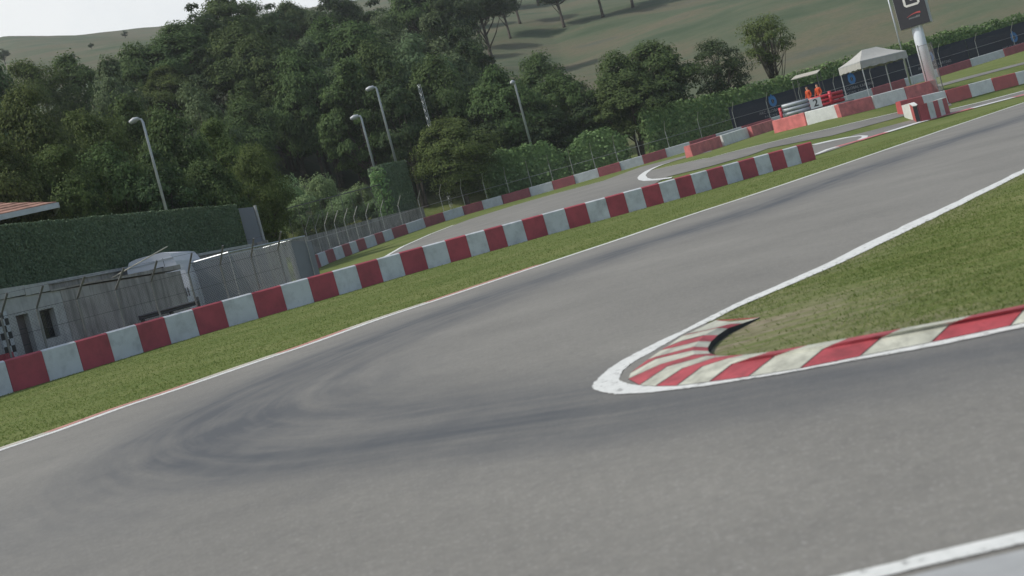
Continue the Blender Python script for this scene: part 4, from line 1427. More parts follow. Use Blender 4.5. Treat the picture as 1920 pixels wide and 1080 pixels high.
mb = MB()
wseg(mb, sA, sB, -.1, ztop_at(sA), ztop_at(sB)); wseg(mb, sB, sC, dt_, ztop_at(sB), ztop_at(sC)); wseg(mb, sC, sD, -.1, ztop_at(sC), ztop_at(sD))
wseg(mb, sD, sE, -.1, wb_, wb_); wseg(mb, sD, sE, wt_, ztop_at(sD), ztop_at(sE)); wseg(mb, sE, sE + .45, -.1, ztop_at(sE), ztop_at(sE + .45))
mb.build('pebble_render', 'concrete_light', lw, lo_)
mb = MB(); wseg(mb, sE + .45, sF, -.1, ztop_at(sE + .45), ztop_at(sF), .02, .34); mb.build('plain_render', 'concrete', lw, lo_)
mb = MB(); wseg(mb, sB - .002, sC + .002, 0, dt_, dt_, -.20, .08)
mb.build('door', 'door_grey', lw, lo_)
mb = MB()
for z in (.7, 1.2, 1.7): wseg(mb, sB + .02, sC - .02, z, z + .03, z + .03, -.196, .02)
mb.build('door_rail', 'dark_beam', lw, lo_)
mb = MB(); wseg(mb, sD - .002, sE + .002, wb_, wt_, wt_, -.22, .05); mb.build('window_pane', 'glass_dark', lw, lo_)
mb = MB()
for s0, s1, z0, z1 in ((sD, sE, wb_ - .05, wb_ + .03), (sD, sE, wt_ - .05, wt_ - .004)): wseg(mb, s0, s1, z0, z1, z1, -.12, .09)
mb.build('window_frame', 'dark_beam', lw, lo_)
mb = MB()
sp = sA
k = 0
while sp < sE - .2:
    e = min(sp + 1.15, sE)
    wseg(mb, sp, e - .02, ztop_at(sp) + .002, ztop_at(sp) + .33, ztop_at(e) + .33, .06, .5); sp = e
mb.build('coping', 'concrete_light', lw, lo_)
mb = MB(); wseg(mb, sE, sF + .02, ztop_at(sE) + .002, ztop_at(sE) + .06, ztop_at(sF) + .06, .06, .5); mb.build('coping', 'concrete', lw, lo_)

# chequered board on the low wall
mb = MB()
ck = empty('chequered_board', o0 + dW * s_of(10, 620, .06) + nW * .06 + UP * .9, 'narrow black and white chequered board fixed to the low wall at the left edge', 'sign')
cko = Vector(ck.location)
sK = s_of(23, 625, .06)
zt_ = at(9, 584, (o0 + dW * sK).y).z; 
cw, chh = .145, .21
wb = MB(); bb = MB(); side = MB()
rows_ = 8
a = o0 + dW * (sK - 3 * cw) + nW * .05; b = o0 + dW * sK + nW * .05
wb.hexa([a + UP * (zt_ - rows_ * chh), b + UP * (zt_ - rows_ * chh), b - nW * .045 + UP * (zt_ - rows_ * chh), a - nW * .045 + UP * (zt_ - rows_ * chh)], [a + UP * zt_, b + UP * zt_, b - nW * .045 + UP * zt_, a - nW * .045 + UP * zt_])
wb.build('panel', 'plastic_white', ck, cko)
for r in range(rows_):
    for c in range(3):
        if (r + c) % 2 == 0: continue
        p = o0 + dW * (sK - (3 - c) * cw) + nW * .054; q = p + dW * cw
        z1 = zt_ - r * chh; z0 = z1 - chh
        bb.hexa([p + UP * z0, q + UP * z0, q - nW * .003 + UP * z0, p - nW * .003 + UP * z0], [p + UP * z1, q + UP * z1, q - nW * .003 + UP * z1, p - nW * .003 + UP * z1])
bb.build('black_square', 'black_paint', ck, cko)
# red box by the foot of the board
mb = MB(); q = o0 + dW * (sK - 1.02) + nW * .45
mb.box((-.3, -.22, 0), (.3, .22, 1.12), math.atan2(dW.y, dW.x), (q.x, q.y, 0)); rbx = mb.build('fire_cabinet', 'red_paint', None, Vector((q.x, q.y, 0)), None)
tag(rbx, 'red cabinet at the left edge in front of the chequered board', 'cabinet')

# guard rail between the walls
ga, gb = at(262, 596, 36.2), at(371, 565, 38.2)
gm = Vector(((ga.x + gb.x) / 2, (ga.y + gb.y) / 2, 0))
gr = empty('guard_rail', gm, 'short dark guard rail between the near wall and the low concrete wall', 'rail')
mb = MB(); a = Vector((ga.x, ga.y, 1.02)); b = Vector((gb.x, gb.y, 1.02)); d = (b - a).normalized()
mb.prism([(0, 0), (.05, .03), (0, .08), (.05, .13), (0, .17), (-.06, .17), (-.06, 0)], a, b, Vector((d.y, -d.x, 0))); mb.build('beam', 'dark_beam', gr, gm)
for t in (.02, .5, .98):
    q = a.lerp(b, t); mb = MB(); mb.box((-.06, -.05, 0), (.06, .05, 1.30 if t > .9 else 1.15), 0, (q.x, q.y + .1, 0)); mb.build('post', 'dark_beam', gr, gm)

# white van seen end-on behind the low wall
VY = 42.2
vl, vr = at(236, 503, VY), at(343, 505, VY)
vt = at(312, 471, VY).z
vx = (vl.x + at(332, 490, VY).x) / 2; vw = (at(334, 490, VY).x - vl.x)
vg = T(vx, VY)
vo = Vector((vx, VY, vg))
van = empty('white_van', vo, 'white van with rounded roof parked between the low wall and the hedge', 'van')
Hh = vt - vg
W2 = vw / 2
prof = [(-W2, .35), (W2, .35), (W2 * 1.02, 1.1), (W2 * .99, Hh * .62), (W2 * .90, Hh * .86), (W2 * .74, Hh * .97), (W2 * .5, Hh), (-W2 * .5, Hh), (-W2 * .80, Hh * .98), (-W2 * .94, Hh * .90), (-W2 * .99, Hh * .62), (-W2 * 1.02, 1.1)]
mb = MB(); RX = Vector((1, 0, 0))
vdir = Vector((-.06, 1, 0)).normalized(); RXv = Vector((vdir.y, -vdir.x, 0))
mb.prism(prof, vo, vo + vdir * 4.6, RXv)
mb.build('body', 'van_white', van, vo)


def vq(x, z, f): return vo + RXv * x + UP * z - vdir * f


def vplate(nm, mat, x0, x1, z0, z1, f0=.004, f1=.02):
    mb = MB(); mb.hexa([vq(x0, z0, f1), vq(x1, z0, f1), vq(x1, z0, f0 - .03), vq(x0, z0, f0 - .03)], [vq(x0, z1, f1), vq(x1, z1, f1), vq(x1, z1, f0 - .03), vq(x0, z1, f0 - .03)])
    return mb.build(nm, mat, van, vo)


vplate('rear_window', 'glass_dark', -W2 * .86, W2 * .42, Hh * .66, Hh * .83)
vplate('door_gap', 'dark_beam', W2 * .46, W2 * .475, Hh * .2, Hh * .93, .004, .008)
vplate('crease', 'plastic_white', -W2 * .86, W2 * .86, Hh * .90, Hh * .915, .004, .02)
vplate('bumper', 'dark_beam', -W2, W2, .36, .6, .0, .10)
vplate('tail_light', 'red_paint', W2 * .84, W2 * .95, Hh * .38, Hh * .55)
vplate('tail_light', 'red_paint', -W2 * .95, -W2 * .84, Hh * .38, Hh * .55)
for sx in (-1, 1):
    for yy in (.75, 3.7):
        c = vo + vdir * yy + RXv * sx * (W2 - .12) + UP * .34
        w_ = MB(); w_.tube([c - RXv * .11, c + RXv * .11], .34, 20); wo_ = w_.build('wheel', 'rubber_and_edge_shade', van, vo)
        rr = MB(); rr.tube([c + RXv * sx * .10, c + RXv * sx * .125], .2, 16); rr.build('rim', 'steel', wo_, vo)
# drooping side panel with dark gashes at the right of the van
sa = [at(340, 507, 41.6), at(348, 522, 41.6), at(354, 556, 41.6)]
mb = MB()
for p, q in zip(sa[:-1], sa[1:]):
    mb.hexa([q + RX * -.10, q + RX * .10, q + Vector((.10, .25, 0)), q + Vector((-.10, .25, 0))], [p + RX * -.13, p + RX * .12, p + Vector((.12, .25, 0)), p + Vector((-.13, .25, 0))])
mb.build('side_panel', 'van_white', van, vo)
mb = MB(); c = sa[2]
for x in (-.04, .05): mb.hexa([c + Vector((x - .015, -.02, .02)), c + Vector((x + .015, -.02, .02)), c + Vector((x + .015, .0, .02)), c + Vector((x - .015, .0, .02))], [c + Vector((x - .03, -.02, .36)), c + Vector((x, -.02, .36)), c + Vector((x, 0, .36)), c + Vector((x - .03, 0, .36))])
mb.build('vent', 'dark_beam', van, vo)

# leaning pole
pa_, pb2 = at(205, 524, 39.2), at(314, 462, 40.6)
mb = MB(); mb.tube([pa_, pb2], .022, 8)
pm = (pa_ + pb2) / 2
tag(mb.build('barrier_pole', 'cream_pole', None, pa_, True), 'thin cream pole leaning up across the white van roof', 'pole')

# chain link cage
c0, c1 = at(428, 472, 43.5), at(571, 444, 48.5)
cz = (c0.z + c1.z) / 2
A0 = Vector((c0.x, c0.y, 0)); A1 = Vector((c1.x, c1.y, 0))
dC = (A1 - A0).normalized(); nC = Vector((dC.y, -dC.x, 0))
LC = (A1 - A0).length
cdp = 2.4
cgo = (A0 + A1) / 2 - nC * cdp / 2
cage = empty('wire_cage', cgo, 'chain-link cage with pale steel frame standing against the concrete wall', 'cage')
cor = [A0, A1, A1 - nC * cdp, A0 - nC * cdp]
ps_ = [A0, A0 + dC * LC * .30, A0 + dC * LC * .52, A0 + dC * LC * .74, A1, A1 - nC * cdp, A0 - nC * cdp]
for p in ps_:
    mb = MB(); mb.tube([p, p + UP * cz], .028, 6); mb.build('post', 'steel', cage, cgo)
mb = MB()
for p, q in zip(cor, cor[1:] + cor[:1]): mb.tube([p + UP * cz, q + UP * cz], .04, 6)
mb.build('top_rail', 'galvanised', cage, cgo)
mb = MB(); wires(mb, [(A0, A0 + dC * LC * .80, .0, cz), (A0 - nC * cdp, A0, 0, cz)], .12, .011)
mb.build('wire_mesh', 'wire', cage, cgo)
mb = MB(); a = A0 + dC * LC * .78 - nC * .08; b = A1 + dC * .55 - nC * .08
mb.hexa([a, b, b - nC * .06, a - nC * .06], [a + UP * (cz - .04), b + UP * (cz - .3), b - nC * .06 + UP * (cz - .3), a - nC * .06 + UP * (cz - .04)])
mb.build('side_panel', 'grey_panel', cage, cgo)
mb = MB(); a = A0 - nC * (cdp - .1); b = A1 - nC * (cdp - .1)
mb.hexa([a, b, b - nC * .06, a - nC * .06], [a + UP * (cz - .05), b + UP * (cz - .05), b - nC * .06 + UP * (cz - .05), a - nC * .06 + UP * (cz - .05)])
mb.build('back_panel', 'grey_panel', cage, cgo)

# grey wall and tall wire fence beyond
w3 = [at(470, 470, 97.5), at(560, 447, 100.5), at(602, 436, 102), at(700, 410, 107.5), at(793, 387, 113)]
w3 = [Vector((p.x, p.y, p.z)) for p in w3]
wo3 = Vector((w3[2].x, w3[2].y, T(w3[2].x, w3[2].y)))
gw_ = empty('boundary_wall', wo3, 'plain grey concrete wall behind the left part of the far fence', 'wall')
for i in range(4):
    a, b = w3[i], w3[i + 1]
    d = (b - a); d.z = 0; d.normalize(); n = Vector((d.y, -d.x, 0))
    ga_, gb_ = T(a.x, a.y) - .5, T(b.x, b.y) - .5
    mb = MB()
    A_ = [Vector((a.x, a.y, ga_)), Vector((b.x, b.y, gb_))]
    mb.hexa([A_[0], A_[1], A_[1] - n * .35, A_[0] - n * .35], [a, b, b - n * .35, a - n * .35])
    mb.build('wall_panel', 'concrete', gw_, wo3)
t0, t1 = at(472, 408, 98.5), at(712, 346, 109.0)
b0, b1 = at(490, 468, 98.5), at(728, 402, 109.0)
hf = empty('boundary_fence', Vector((t0.x, t0.y, b0.z)), 'tall dark wire fence on the grey wall in front of the pale bushes', 'fence')
ho = Vector((t0.x, t0.y, b0.z))
mb = MB(); mb.tube([t0, t1], .055, 6); mb.build('top_rail', 'dull_steel', hf, ho)
n = 12
for k in range(n + 1):
    p = t0.lerp(t1, k / n); mb = MB()
    mb.tube([Vector((p.x, p.y, 4.0 + .05 * k)), p], .03, 5); mb.build('post', 'dull_steel', hf, ho)
mb = MB()
for k in range(n * 7 + 1):
    p = t0.lerp(t1, k / (n * 7)); mb.tube([Vector((p.x, p.y, 4.2)), p], .007, 3, False)
for z in (.25, .5, .75):
    mb.tube([Vector((t0.x, t0.y, 4.2 + (t0.z - 4.2) * z)), Vector((t1.x, t1.y, 4.5 + (t1.z - 4.5) * z))], .007, 3)
mb.build('wire_mesh', 'dark_wire', hf, ho)

# clipped green column with ivy
cl, cr_ = at(712, 330, 111.5), at(775, 330, 114.5)
zc1 = at(745, 302, 112).z
cp = [(at(735, 392, 111.0).x, 111.0), (at(783, 387, 113.6).x, 113.6)]
hedge('hedge_column', cp, [3.0, 3.0], [zc1, zc1], 2.2, 'leaf_turf', 'tall square clipped hedge column standing behind the far fence', 'hedge', .12, 150, .06, 11, .0, None)
iv2 = [(at(717, 392, 110.6).x, 110.6), (at(737, 392, 111.0).x, 111.0)]
hedge('ivy_clump', iv2, [3.0, 3.0], [zc1 - .7, zc1 - .3], 1.2, 'leaf_ivy', 'loose ivy climbing the left edge of the square hedge column', 'ivy', .17, 40, .3, 12, .2, None)


# ------------------------------------------------------------------ lamps and lattice mast
def lamp(px, py, Y, hd, label, basez=None):
    p = at(px, py, Y); g = T(p.x, Y)
    o = Vector((p.x, Y, g)); H_ = p.z - g
    r = empty('street_lamp', o, label, 'street lamp', 'street lamps in front of the wood')
    mb = MB(); mb.tube([o - UP * .2, o + UP * .5, o + UP * 1.2], [.13, .13, .11], 10); mb.build('base', 'dull_steel', r, o)
    k = Y / 100
    h = Vector(hd).normalized()
    mb = MB(); mb.tube([o + UP * 1.2, o + UP * (H_ - .25), o + UP * (H_ - .04) + h * .06, o + UP * H_ + h * .22], [.115 * k + .02, .085 * k + .02, .075 * k + .02, .06 * k + .02], 10); mb.build('pole', 'galvanised', r, o, True)
    mb = MB(); L = .78 * k + .1
    q = o + UP * H_ + h * .15
    mb.tube([q, q + h * L * .15 + UP * .03, q + h * L * .55 + UP * .02, q + h * L * .95 - UP * .08, q + h * L - UP * .12], [.07, .15 * k + .03, .19 * k + .03, .14 * k + .03, .05], 10)
    hd_ = mb.build('lamp_head', 'pale_metal', r, o, True)
    mb = MB(); mb.tube([q + h * L * .35 - UP * (.16 * k + .02), q + h * L * .85 - UP * (.17 * k + .05)], [.06, .05], 8); mb.build('lens', 'letter_grey', hd_, o)
    return r


lamp(266, 222, 63, (-1, -.15, 0), 'grey street lamp rising behind the long clipped hedge, leftmost of the lamps')
lamp(676, 217, 116.5, (-1, -.1, 0), 'shorter of the paired street lamps, left of the tall one by the hedge column')
lamp(705, 163, 118.5, (-1, -.1, 0), 'tall street lamp right behind the square hedge column')
lamp(964.5, 155, 121, (-.35, -1, 0), 'street lamp standing alone behind the low ivy mound, head turned to the camera')

q = at(785, 158, 119); g = T(q.x, 119); o = Vector((q.x, 119, g))
lm = empty('lattice_mast', o, 'thin grey lattice mast between the tall lamp and the round bushy tree', 'mast')
H_ = q.z - g
mb = MB()
cn = [Vector((.19 * math.cos(t), .19 * math.sin(t), 0)) for t in (.5, 2.6, 4.7)]
for c in cn: mb.tube([o + c, o + c + UP * H_], .022, 5)
mb.build('leg', 'galvanised', lm, o)
mb = MB(); k = int(H_ / .45)
for i in range(k):
    for j in range(3):
        a, b = cn[j], cn[(j + 1) % 3]
        if i % 2: a, b = b, a
        mb.tube([o + a + UP * (H_ * i / k), o + b + UP * (H_ * (i + 1) / k)], .012, 4, False)
mb.build('bracing', 'galvanised', lm, o)

# small tiled building roof at the left edge
RY = 58.0
f0, f1 = at(-60, 423, RY), at(106, 381, RY)
zf = (f0.z + f1.z) / 2
bo = Vector((f1.x - 5, RY + 3, T(f1.x - 5, RY)))
bd = empty('small_building', bo, 'small building whose low tiled roof with pale edge shows above the hedge', 'building')
xr = f1.x; dpt = 7.0; ln = 13.0
E0, E1, E2, E3 = Vector((xr - ln, RY, zf)), Vector((xr, RY, zf)), Vector((xr, RY + dpt, zf)), Vector((xr - ln, RY + dpt, zf))
rz = zf + 1.15
rz = zf + 1.75
R0, R1 = Vector((xr - ln + 2.5, RY + 3.5, rz)), Vector((xr - 6.0, RY + 3.5, rz))
mb = MB()
RZ = Matrix.Rotation(math.radians(26), 4, 'Z')
def rotb(p): return E1 + RZ.to_3x3() @ (Vector(p) - E1)
# roof tiles: rows of courses on four slopes
def slope(a, b, c, d, nr=10):
    for i in range(nr):
        t0_, t1_ = i / nr, (i + 1) / nr
        p0, p1 = a.lerp(d, t0_), b.lerp(c, t0_); q0, q1 = a.lerp(d, t1_), b.lerp(c, t1_)
        mb.quad(p0 + UP * .06, p1 + UP * .06, q1 + UP * .02, q0 + UP * .02)
        mb.quad(p0, p1, p1 + UP * .06, p0 + UP * .06)
slope(E0, E1, R1, R0); slope(E1, E2, R1 + Vector((0, .001, 0)), R1); slope(E2, E3, R0, R1); slope(E3, E0, R0, R0 + Vector((0, .001, 0)))
mb.v = [tuple(rotb(p)) for p in mb.v]; mb.build('roof', 'tile', bd, bo)
mb = MB()
a, b = Vector((xr - ln, RY - .02, zf + .075)), Vector((xr - 3.4, RY - .02, zf + .075))
c, d = R0.lerp(E0, .25) + UP * .10, b + Vector((0, .05, .03))
mb.quad(a, b, d, c); mb.quad(a - UP * .02, b - UP * .02, b, a)
mb.v = [tuple(rotb(p)) for p in mb.v]; mb.build('roof_flashing', 'pale_metal', bd, bo)
mb = MB()
mb.box((xr - ln - .05, RY - .12, zf - .30), (xr + .05, RY - .005, zf - .004)); mb.box((xr + .005, RY, zf - .30), (xr + .12, RY + dpt, zf - .004))
mb.v = [tuple(rotb(p)) for p in mb.v]; mb.build('fascia', 'galvanised', bd, bo)
mb = MB(); mb.box((xr - ln + .8, RY + .9, bo.z - .2), (xr - 3.2, RY + dpt - .6, zf - .01)); mb.v = [tuple(rotb(p)) for p in mb.v]; mb.build('wall', 'concrete_light', bd, bo)
mb = MB(); mb.tube([Vector((xr - 4.6, RY + .15, bo.z)), Vector((xr - 4.6, RY + .15, zf - .1))], .09, 8); mb.v = [tuple(rotb(p)) for p in mb.v]; mb.build('post', 'galvanised', bd, bo)

# pale shed roof in the trees
s0, s1 = at(906, 270, 124), at(940, 261, 124)
so = Vector(((s0.x + s1.x) / 2, 126, T((s0.x + s1.x) / 2, 126)))
sh = empty('shed', so, 'low shed with a pale flat roof in the shade left of the lone lamp post', 'shed')
mb = MB(); mb.hexa([Vector((s0.x, 124, s0.z - .12)), Vector((s1.x, 124, s1.z - .12)), Vector((s1.x + .3, 128, s1.z + .2)), Vector((s0.x + .3, 128, s0.z + .2))], [Vector((s0.x, 124, s0.z)), Vector((s1.x, 124, s1.z)), Vector((s1.x + .3, 128, s1.z + .35)), Vector((s0.x + .3, 128, s0.z + .35))])
mb.build('roof', 'pale_metal', sh, so)
mb = MB(); mb.box((s0.x + .15, 124.3, so.z - .3), (s1.x - .15, 127.8, min(s0.z, s1.z) - .13)); mb.build('wall', 'door_grey', sh, so)

# ------------------------------------------------------------------ trees
def crown_points(W, H, zb, ncl, per, rg, shape='round', shell=.75):
    """leaf positions and normals for a crown made of many clumps"""
    cs = []
    while len(cs) < ncl:
        d = rg.normal(0, 1, 3); d /= np.linalg.norm(d)
        r = shell + (1 - shell) * rg.uniform() - (.45 * rg.uniform() if rg.uniform() < .3 else 0)
        zc = (d[2] * r + 1) / 2
        if shape == 'round': wd = (math.sin(math.pi * min(.97, zc * .80 + .12)) ** .7)
        elif shape == 'tall': wd = math.sin(math.pi * min(.98, zc * .75 + .2)) ** .8
        elif shape == 'vase': wd = .35 + .75 * math.sin(math.pi * min(.95, zc * .72 + .08)) * zc ** .3
        else: wd = 1.0 - .25 * zc
        rad = math.hypot(d[0], d[1]) * r if zc < .75 else math.hypot(d[0], d[1]) * r * 1.0
        hx, hy = d[0] * r, d[1] * r
        cr = rg.uniform(.17, .31)
        x = hx * .42 * wd * 1.0; y = hy * .42 * wd
        z = zb + (H - zb) * (cr * .5 + zc * (1 - cr * .75))
        cs.append((x * W, y * W, z, cr * W * .62))
    cs = np.array(cs)
    P = []; N_ = []
    for c in cs:
        n = int(per * rg.uniform(.7, 1.3))
        d = rg.normal(0, 1, (n, 3)); d /= np.linalg.norm(d, axis=1)[:, None]
        d[:, 2] = np.where(d[:, 2] < -.3, -d[:, 2] * .6, d[:, 2])
        r = c[3] * (rg.uniform(.35, 1, n) ** .45) * (1 + .28 * np.sin(d[:, 0] * 5 + c[0]) * np.cos(d[:, 1] * 4 + c[1]))
        q = d * r[:, None] * np.array((1, 1, .78))
        P.append(q + c[:3]); o_ = np.array((c[0] / W, c[1] / W, (c[2] - (zb + H) * .5) / (H - zb))) * 2.0
        N_.append(d * .75 + o_ * .9 + np.array((0, 0, .25)))
    P = np.concatenate(P); N_ = np.concatenate(N_)
    P[:, 2] = np.minimum(P[:, 2], H)
    return P, N_, cs


VAR = {}


def variant(key, W, H, zb, ncl, per, leaf, mat, shape='round', trunks=1, seed=0, shell=.75, limb=8):
    rg = np.random.default_rng(seed)
    P, Nn, cs = crown_points(W, H, zb, ncl, per, rg, shape, shell)
    V, F = leaf_quads(P, Nn, leaf, .42, .75)
    crown = numpy_mesh('crown', V, F, mat)
    mb = MB()
    rr = random.Random(seed)
    for t in range(trunks):
        bx, by = (rr.uniform(-.06, .06) * W, rr.uniform(-.06, .06) * W) if trunks > 1 else (0, 0)
        tr = .022 * H * (1 if trunks == 1 else .7)
        top = Vector((bx * 1.8 + rr.uniform(-.03, .03) * W, by * 1.8, zb + (H - zb) * .55))
        b0 = Vector((bx, by, -.4))
        mb.tube([b0, Vector((bx, by, .5)), b0.lerp(top, .5) + Vector((rr.uniform(-.02, .02) * W, 0, 0)), top], [tr * 1.5, tr * 1.05, tr * .75, tr * .35], 8)
        sel = rr.sample(range(len(cs)), min(limb, len(cs)))
        for k in sel:
            c = Vector(cs[k][:3]); s = rr.uniform(.25, .75)
            st = Vector((bx, by, .0)).lerp(top, max(.3, min(.9, s)))
            m = st.lerp(c, .5) + Vector((0, 0, -.03 * H))
            mb.tube([st, m, c], [tr * .45, tr * .28, tr * .1], 5)
    me = mb.build('trunk', 'bark'); tm = me.data; bpy.data.objects.remove(me)
    tm.polygons.foreach_set('use_smooth', [True] * len(tm.polygons))
    VAR[key] = (crown, tm, W, H)


variant('near0', 11, 15, 1.2, 74, 484, 0.118, 'leaf_near', 'tall', 1, 21)
variant('near1', 12, 15, 1.0, 80, 484, 0.118, 'leaf_near', 'round', 1, 22)
variant('for0', 11, 14, 1.5, 56, 382, 0.160, 'leaf_forest', 'round', 1, 31)
variant('for1', 10, 14, 1.2, 52, 382, 0.160, 'leaf_forest', 'tall', 2, 32)
variant('for2', 12, 13, 1.2, 60, 382, 0.160, 'leaf_forest', 'round', 1, 33)
variant('pale0', 11, 13, 1.5, 54, 357, 0.160, 'leaf_pale', 'round', 1, 41)
variant('pale1', 10, 13, 1.5, 50, 357, 0.154, 'leaf_pale', 'tall', 1, 42)
variant('dark0', 10, 14, 2.6, 40, 331, 0.166, 'leaf_dark', 'round', 2, 51, .6)
variant('airy0', 9, 13, 2.0, 44, 241, 0.130, 'leaf_dark', 'tall', 3, 61, .8, 16)
variant('vase0', 9, 12, 4.8, 30, 280, 0.118, 'leaf_near', 'vase', 3, 71, .75, 18)
variant('bush0', 7, 4, 0, 34, 306, 0.101, 'leaf_bush', 'dome', 1, 81, .7, 4)
variant('bush1', 7, 4.5, 0, 30, 306, 0.101, 'leaf_bush', 'dome', 1, 82, .7, 4)
variant('pine0', 11, 15, 5.2, 40, 331, 0.178, 'leaf_dark', 'round', 1, 91, .6, 9)
variant('pine1', 12, 14, 4.8, 44, 331, 0.178, 'leaf_dark', 'round', 1, 92, .6, 9)
variant('round0', 9, 11, .3, 80, 484, 0.101, 'leaf_near', 'round', 1, 95, .8)

tr_rng = random.Random(11)
TREES = []
trunk_tweak = 0


def plant(name, key, base, w, h, label, group, cat='tree'):
    cr, tm, W, H = VAR[key]
    r = empty(name, base, label, cat, group)
    r.scale = (w / W, w / W, h / H)
    r.rotation_euler = (0, 0, tr_rng.uniform(0, 6.28))
    link_mesh('crown', cr, r); link_mesh('trunk', tm, r)
    return r


LOOK = {'near0': 'tall yellow-green', 'near1': 'broad yellow-green', 'for0': 'round mid green', 'for1': 'tall mid green', 'for2': 'broad mid green', 'pale0': 'pale grey-green', 'pale1': 'slim pale green', 'dark0': 'dark shadowy', 'airy0': 'loose see-through dark', 'vase0': 'vase shaped light green', 'pine0': 'bare stemmed dark', 'pine1': 'spreading bare stemmed dark', 'bush0': 'pale green', 'bush1': 'feathery pale green', 'round0': 'dense round'}


def row(lst, where, group, name='broadleaf_tree', cat='tree'):
    order = sorted(range(len(lst)), key=lambda i: lst[i][0])
    for rank, i in enumerate(order):
        tx, ty, wp, Y, key = lst[i]
        p = at(tx, ty, Y); g = T(p.x, Y)
        h = max(p.z - g, 2.0) * 1.02; w = wp / FPX * Y * 1.12
        plant(name, key, Vector((p.x, Y, g)), w, h, '%s %s %s, %s from left' % (LOOK[key], cat, where, ordinal(rank + 1)), group, cat)


row([(-70, 190, 200, 70, 'near1'), (35, 160, 190, 70, 'near0'), (150, 188, 170, 75, 'near1'), (222, 178, 150, 84, 'for1'), (300, 205, 150, 74, 'for2'), (395, 222, 140, 78, 'near0'), (355, 158, 130, 96, 'pale0'), (460, 260, 120, 72, 'near1'), (525, 158, 190, 136, 'for0'), (450, 190, 130, 124, 'for2')],
    'rising behind the long hedge', 'trees behind the long hedge')
row([(-20, 255, 190, 62, 'near0'), (90, 262, 180, 64, 'near1'), (190, 275, 170, 66, 'for2'), (290, 290, 150, 66, 'dark0'), (380, 300, 130, 68, 'for0')],
    'low against the long hedge top', 'trees behind the long hedge')
row([(-40, 104, 130, 116, 'for0'), (45, 100, 150, 122, 'near1'), (125, 97, 120, 126, 'for1'), (195, 108, 120, 118, 'pale1'), (245, 84, 130, 138, 'for2'), (310, 70, 170, 142, 'for0'), (300, 125, 130, 134, 'near0'), (420, 112, 140, 136, 'for1'), (370, 95, 120, 138, 'dark0'), (470, 70, 150, 138, 'for2'), (560, 110, 140, 140, 'pale0'), (500, 120, 110, 138, 'dark0')],
    'in the second row of the wood', 'trees of the wood')
row([(330, 40, 140, 145, 'for0'), (355, 12, 110, 160, 'dark0'), (410, -12, 150, 168, 'for1'), (462, 4, 100, 182, 'for2'), (505, 10, 90, 190, 'dark0'), (535, 2, 80, 200, 'for0'), (600, -24, 110, 192, 'dark0'), (648, -2, 80, 205, 'for1'), (700, 4, 110, 195, 'dark0'), (760, -34, 120, 190, 'for0'), (822, -34, 130, 190, 'dark0'), (880, -46, 120, 215, 'pine0'), (560, 16, 90, 205, 'for2')],
    'on the skyline at the top of the wood', 'trees of the wood')
row([(430, 45, 150, 142, 'for0'), (500, 55, 150, 140, 'dark0'), (545, 95, 140, 132, 'for2'), (600, 30, 130, 152, 'for1'), (572, 72, 130, 140, 'pale1'), (655, 42, 150, 148, 'for0'), (712, 28, 130, 156, 'pale0'), (690, 82, 150, 134, 'for2'), (765, 72, 150, 136, 'pale0'), (640, 112, 140, 126, 'for1'), (725, 118, 130, 124, 'dark0'), (812, 22, 140, 156, 'pale1'), (850, 60, 120, 150, 'dark0'), (800, 105, 130, 128, 'for0')],
    'in the middle of the wooded slope', 'trees of the wood')
row([(590, 150, 130, 134, 'dark0'), (622, 128, 140, 136, 'pale0'), (690, 150, 130, 135, 'for0'), (765, 128, 170, 136, 'pale0'), (848, 104, 150, 137, 'pale1'), (920, 128, 150, 126, 'for2'), (998, 100, 110, 142, 'for0'), (1040, 138, 140, 130, 'for2'), (965, 176, 120, 127, 'for0'), (1095, 176, 110, 128, 'dark0'), (655, 205, 110, 130, 'for1'), (735, 205, 120, 129, 'for2'), (880, 165, 140, 131, 'for0'), (900, 215, 120, 123, 'dark0'), (1010, 200, 120, 125, 'dark0')],
    'in the front row behind the far fence', 'trees behind the far fence')
row([(1148, 98, 130, 128, 'for2'), (1212, 78, 150, 131, 'for0'), (1165, 140, 150, 125, 'for0'), (1245, 120, 80, 129, 'dark0')],
    'left of the long ivy hedge', 'trees behind the far fence')
p = at(826, 216, 114); plant('round_tree', 'round0', Vector((p.x + .4, 114.5, T(p.x, 114.5))), 160 / FPX * 114 * 1.08, p.z - T(p.x, 114.5), 'dense round bushy tree behind the far fence, right of the square hedge column', None)
p = at(1312, 72, 134); plant('broadleaf_tree', 'airy0', Vector((p.x + .9, 134, T(p.x, 134))), 115 / FPX * 134 * 1.1, p.z - T(p.x, 134), 'loose dark tree with sky showing through, between the clump and the vase shaped tree', None)
p = at(1410, 30, 139); plant('broadleaf_tree', 'vase0', Vector((p.x + 1.0, 139, T(p.x, 139))), 105 / FPX * 139 * 1.15, p.z - T(p.x, 139), 'vase shaped light green tree with bare forked stems standing alone above the ivy hedge', None)
HT = [(886, 112, 12, 8, 'pine0'), (906, 94, 14, 10, 'pine0'), (957, 72, 13, 11, 'pine1'), (975, 44, 14, 10, 'pine0'), (1058, 51, 14, 13, 'pine1'), (1131, 32, 14, 13, 'pine1'), (1187, 14, 14, 12, 'pine0'), (1010, 10, 13, 11, 'pine0'), (930, 20, 14, 12, 'pine1'), (870, 60, 14, 11, 'pine0'), (1275, -40, 14, 13, 'pine1'), (1370, -60, 14, 13, 'pine0'), (1480, -80, 14, 12, 'pine1')]
HT.sort()
for i, (px, py, h, w, key) in enumerate(HT):
    b = gnd(px, py)
    k = b.y / 270 if b.y < 400 else 1.3
    plant('hill_tree', key, b, w * k * 1.1, h * k * 1.05, '%s tree on the open slope, %s from the left' % (LOOK[key], ordinal(i + 1)), 'trees on the open slope')
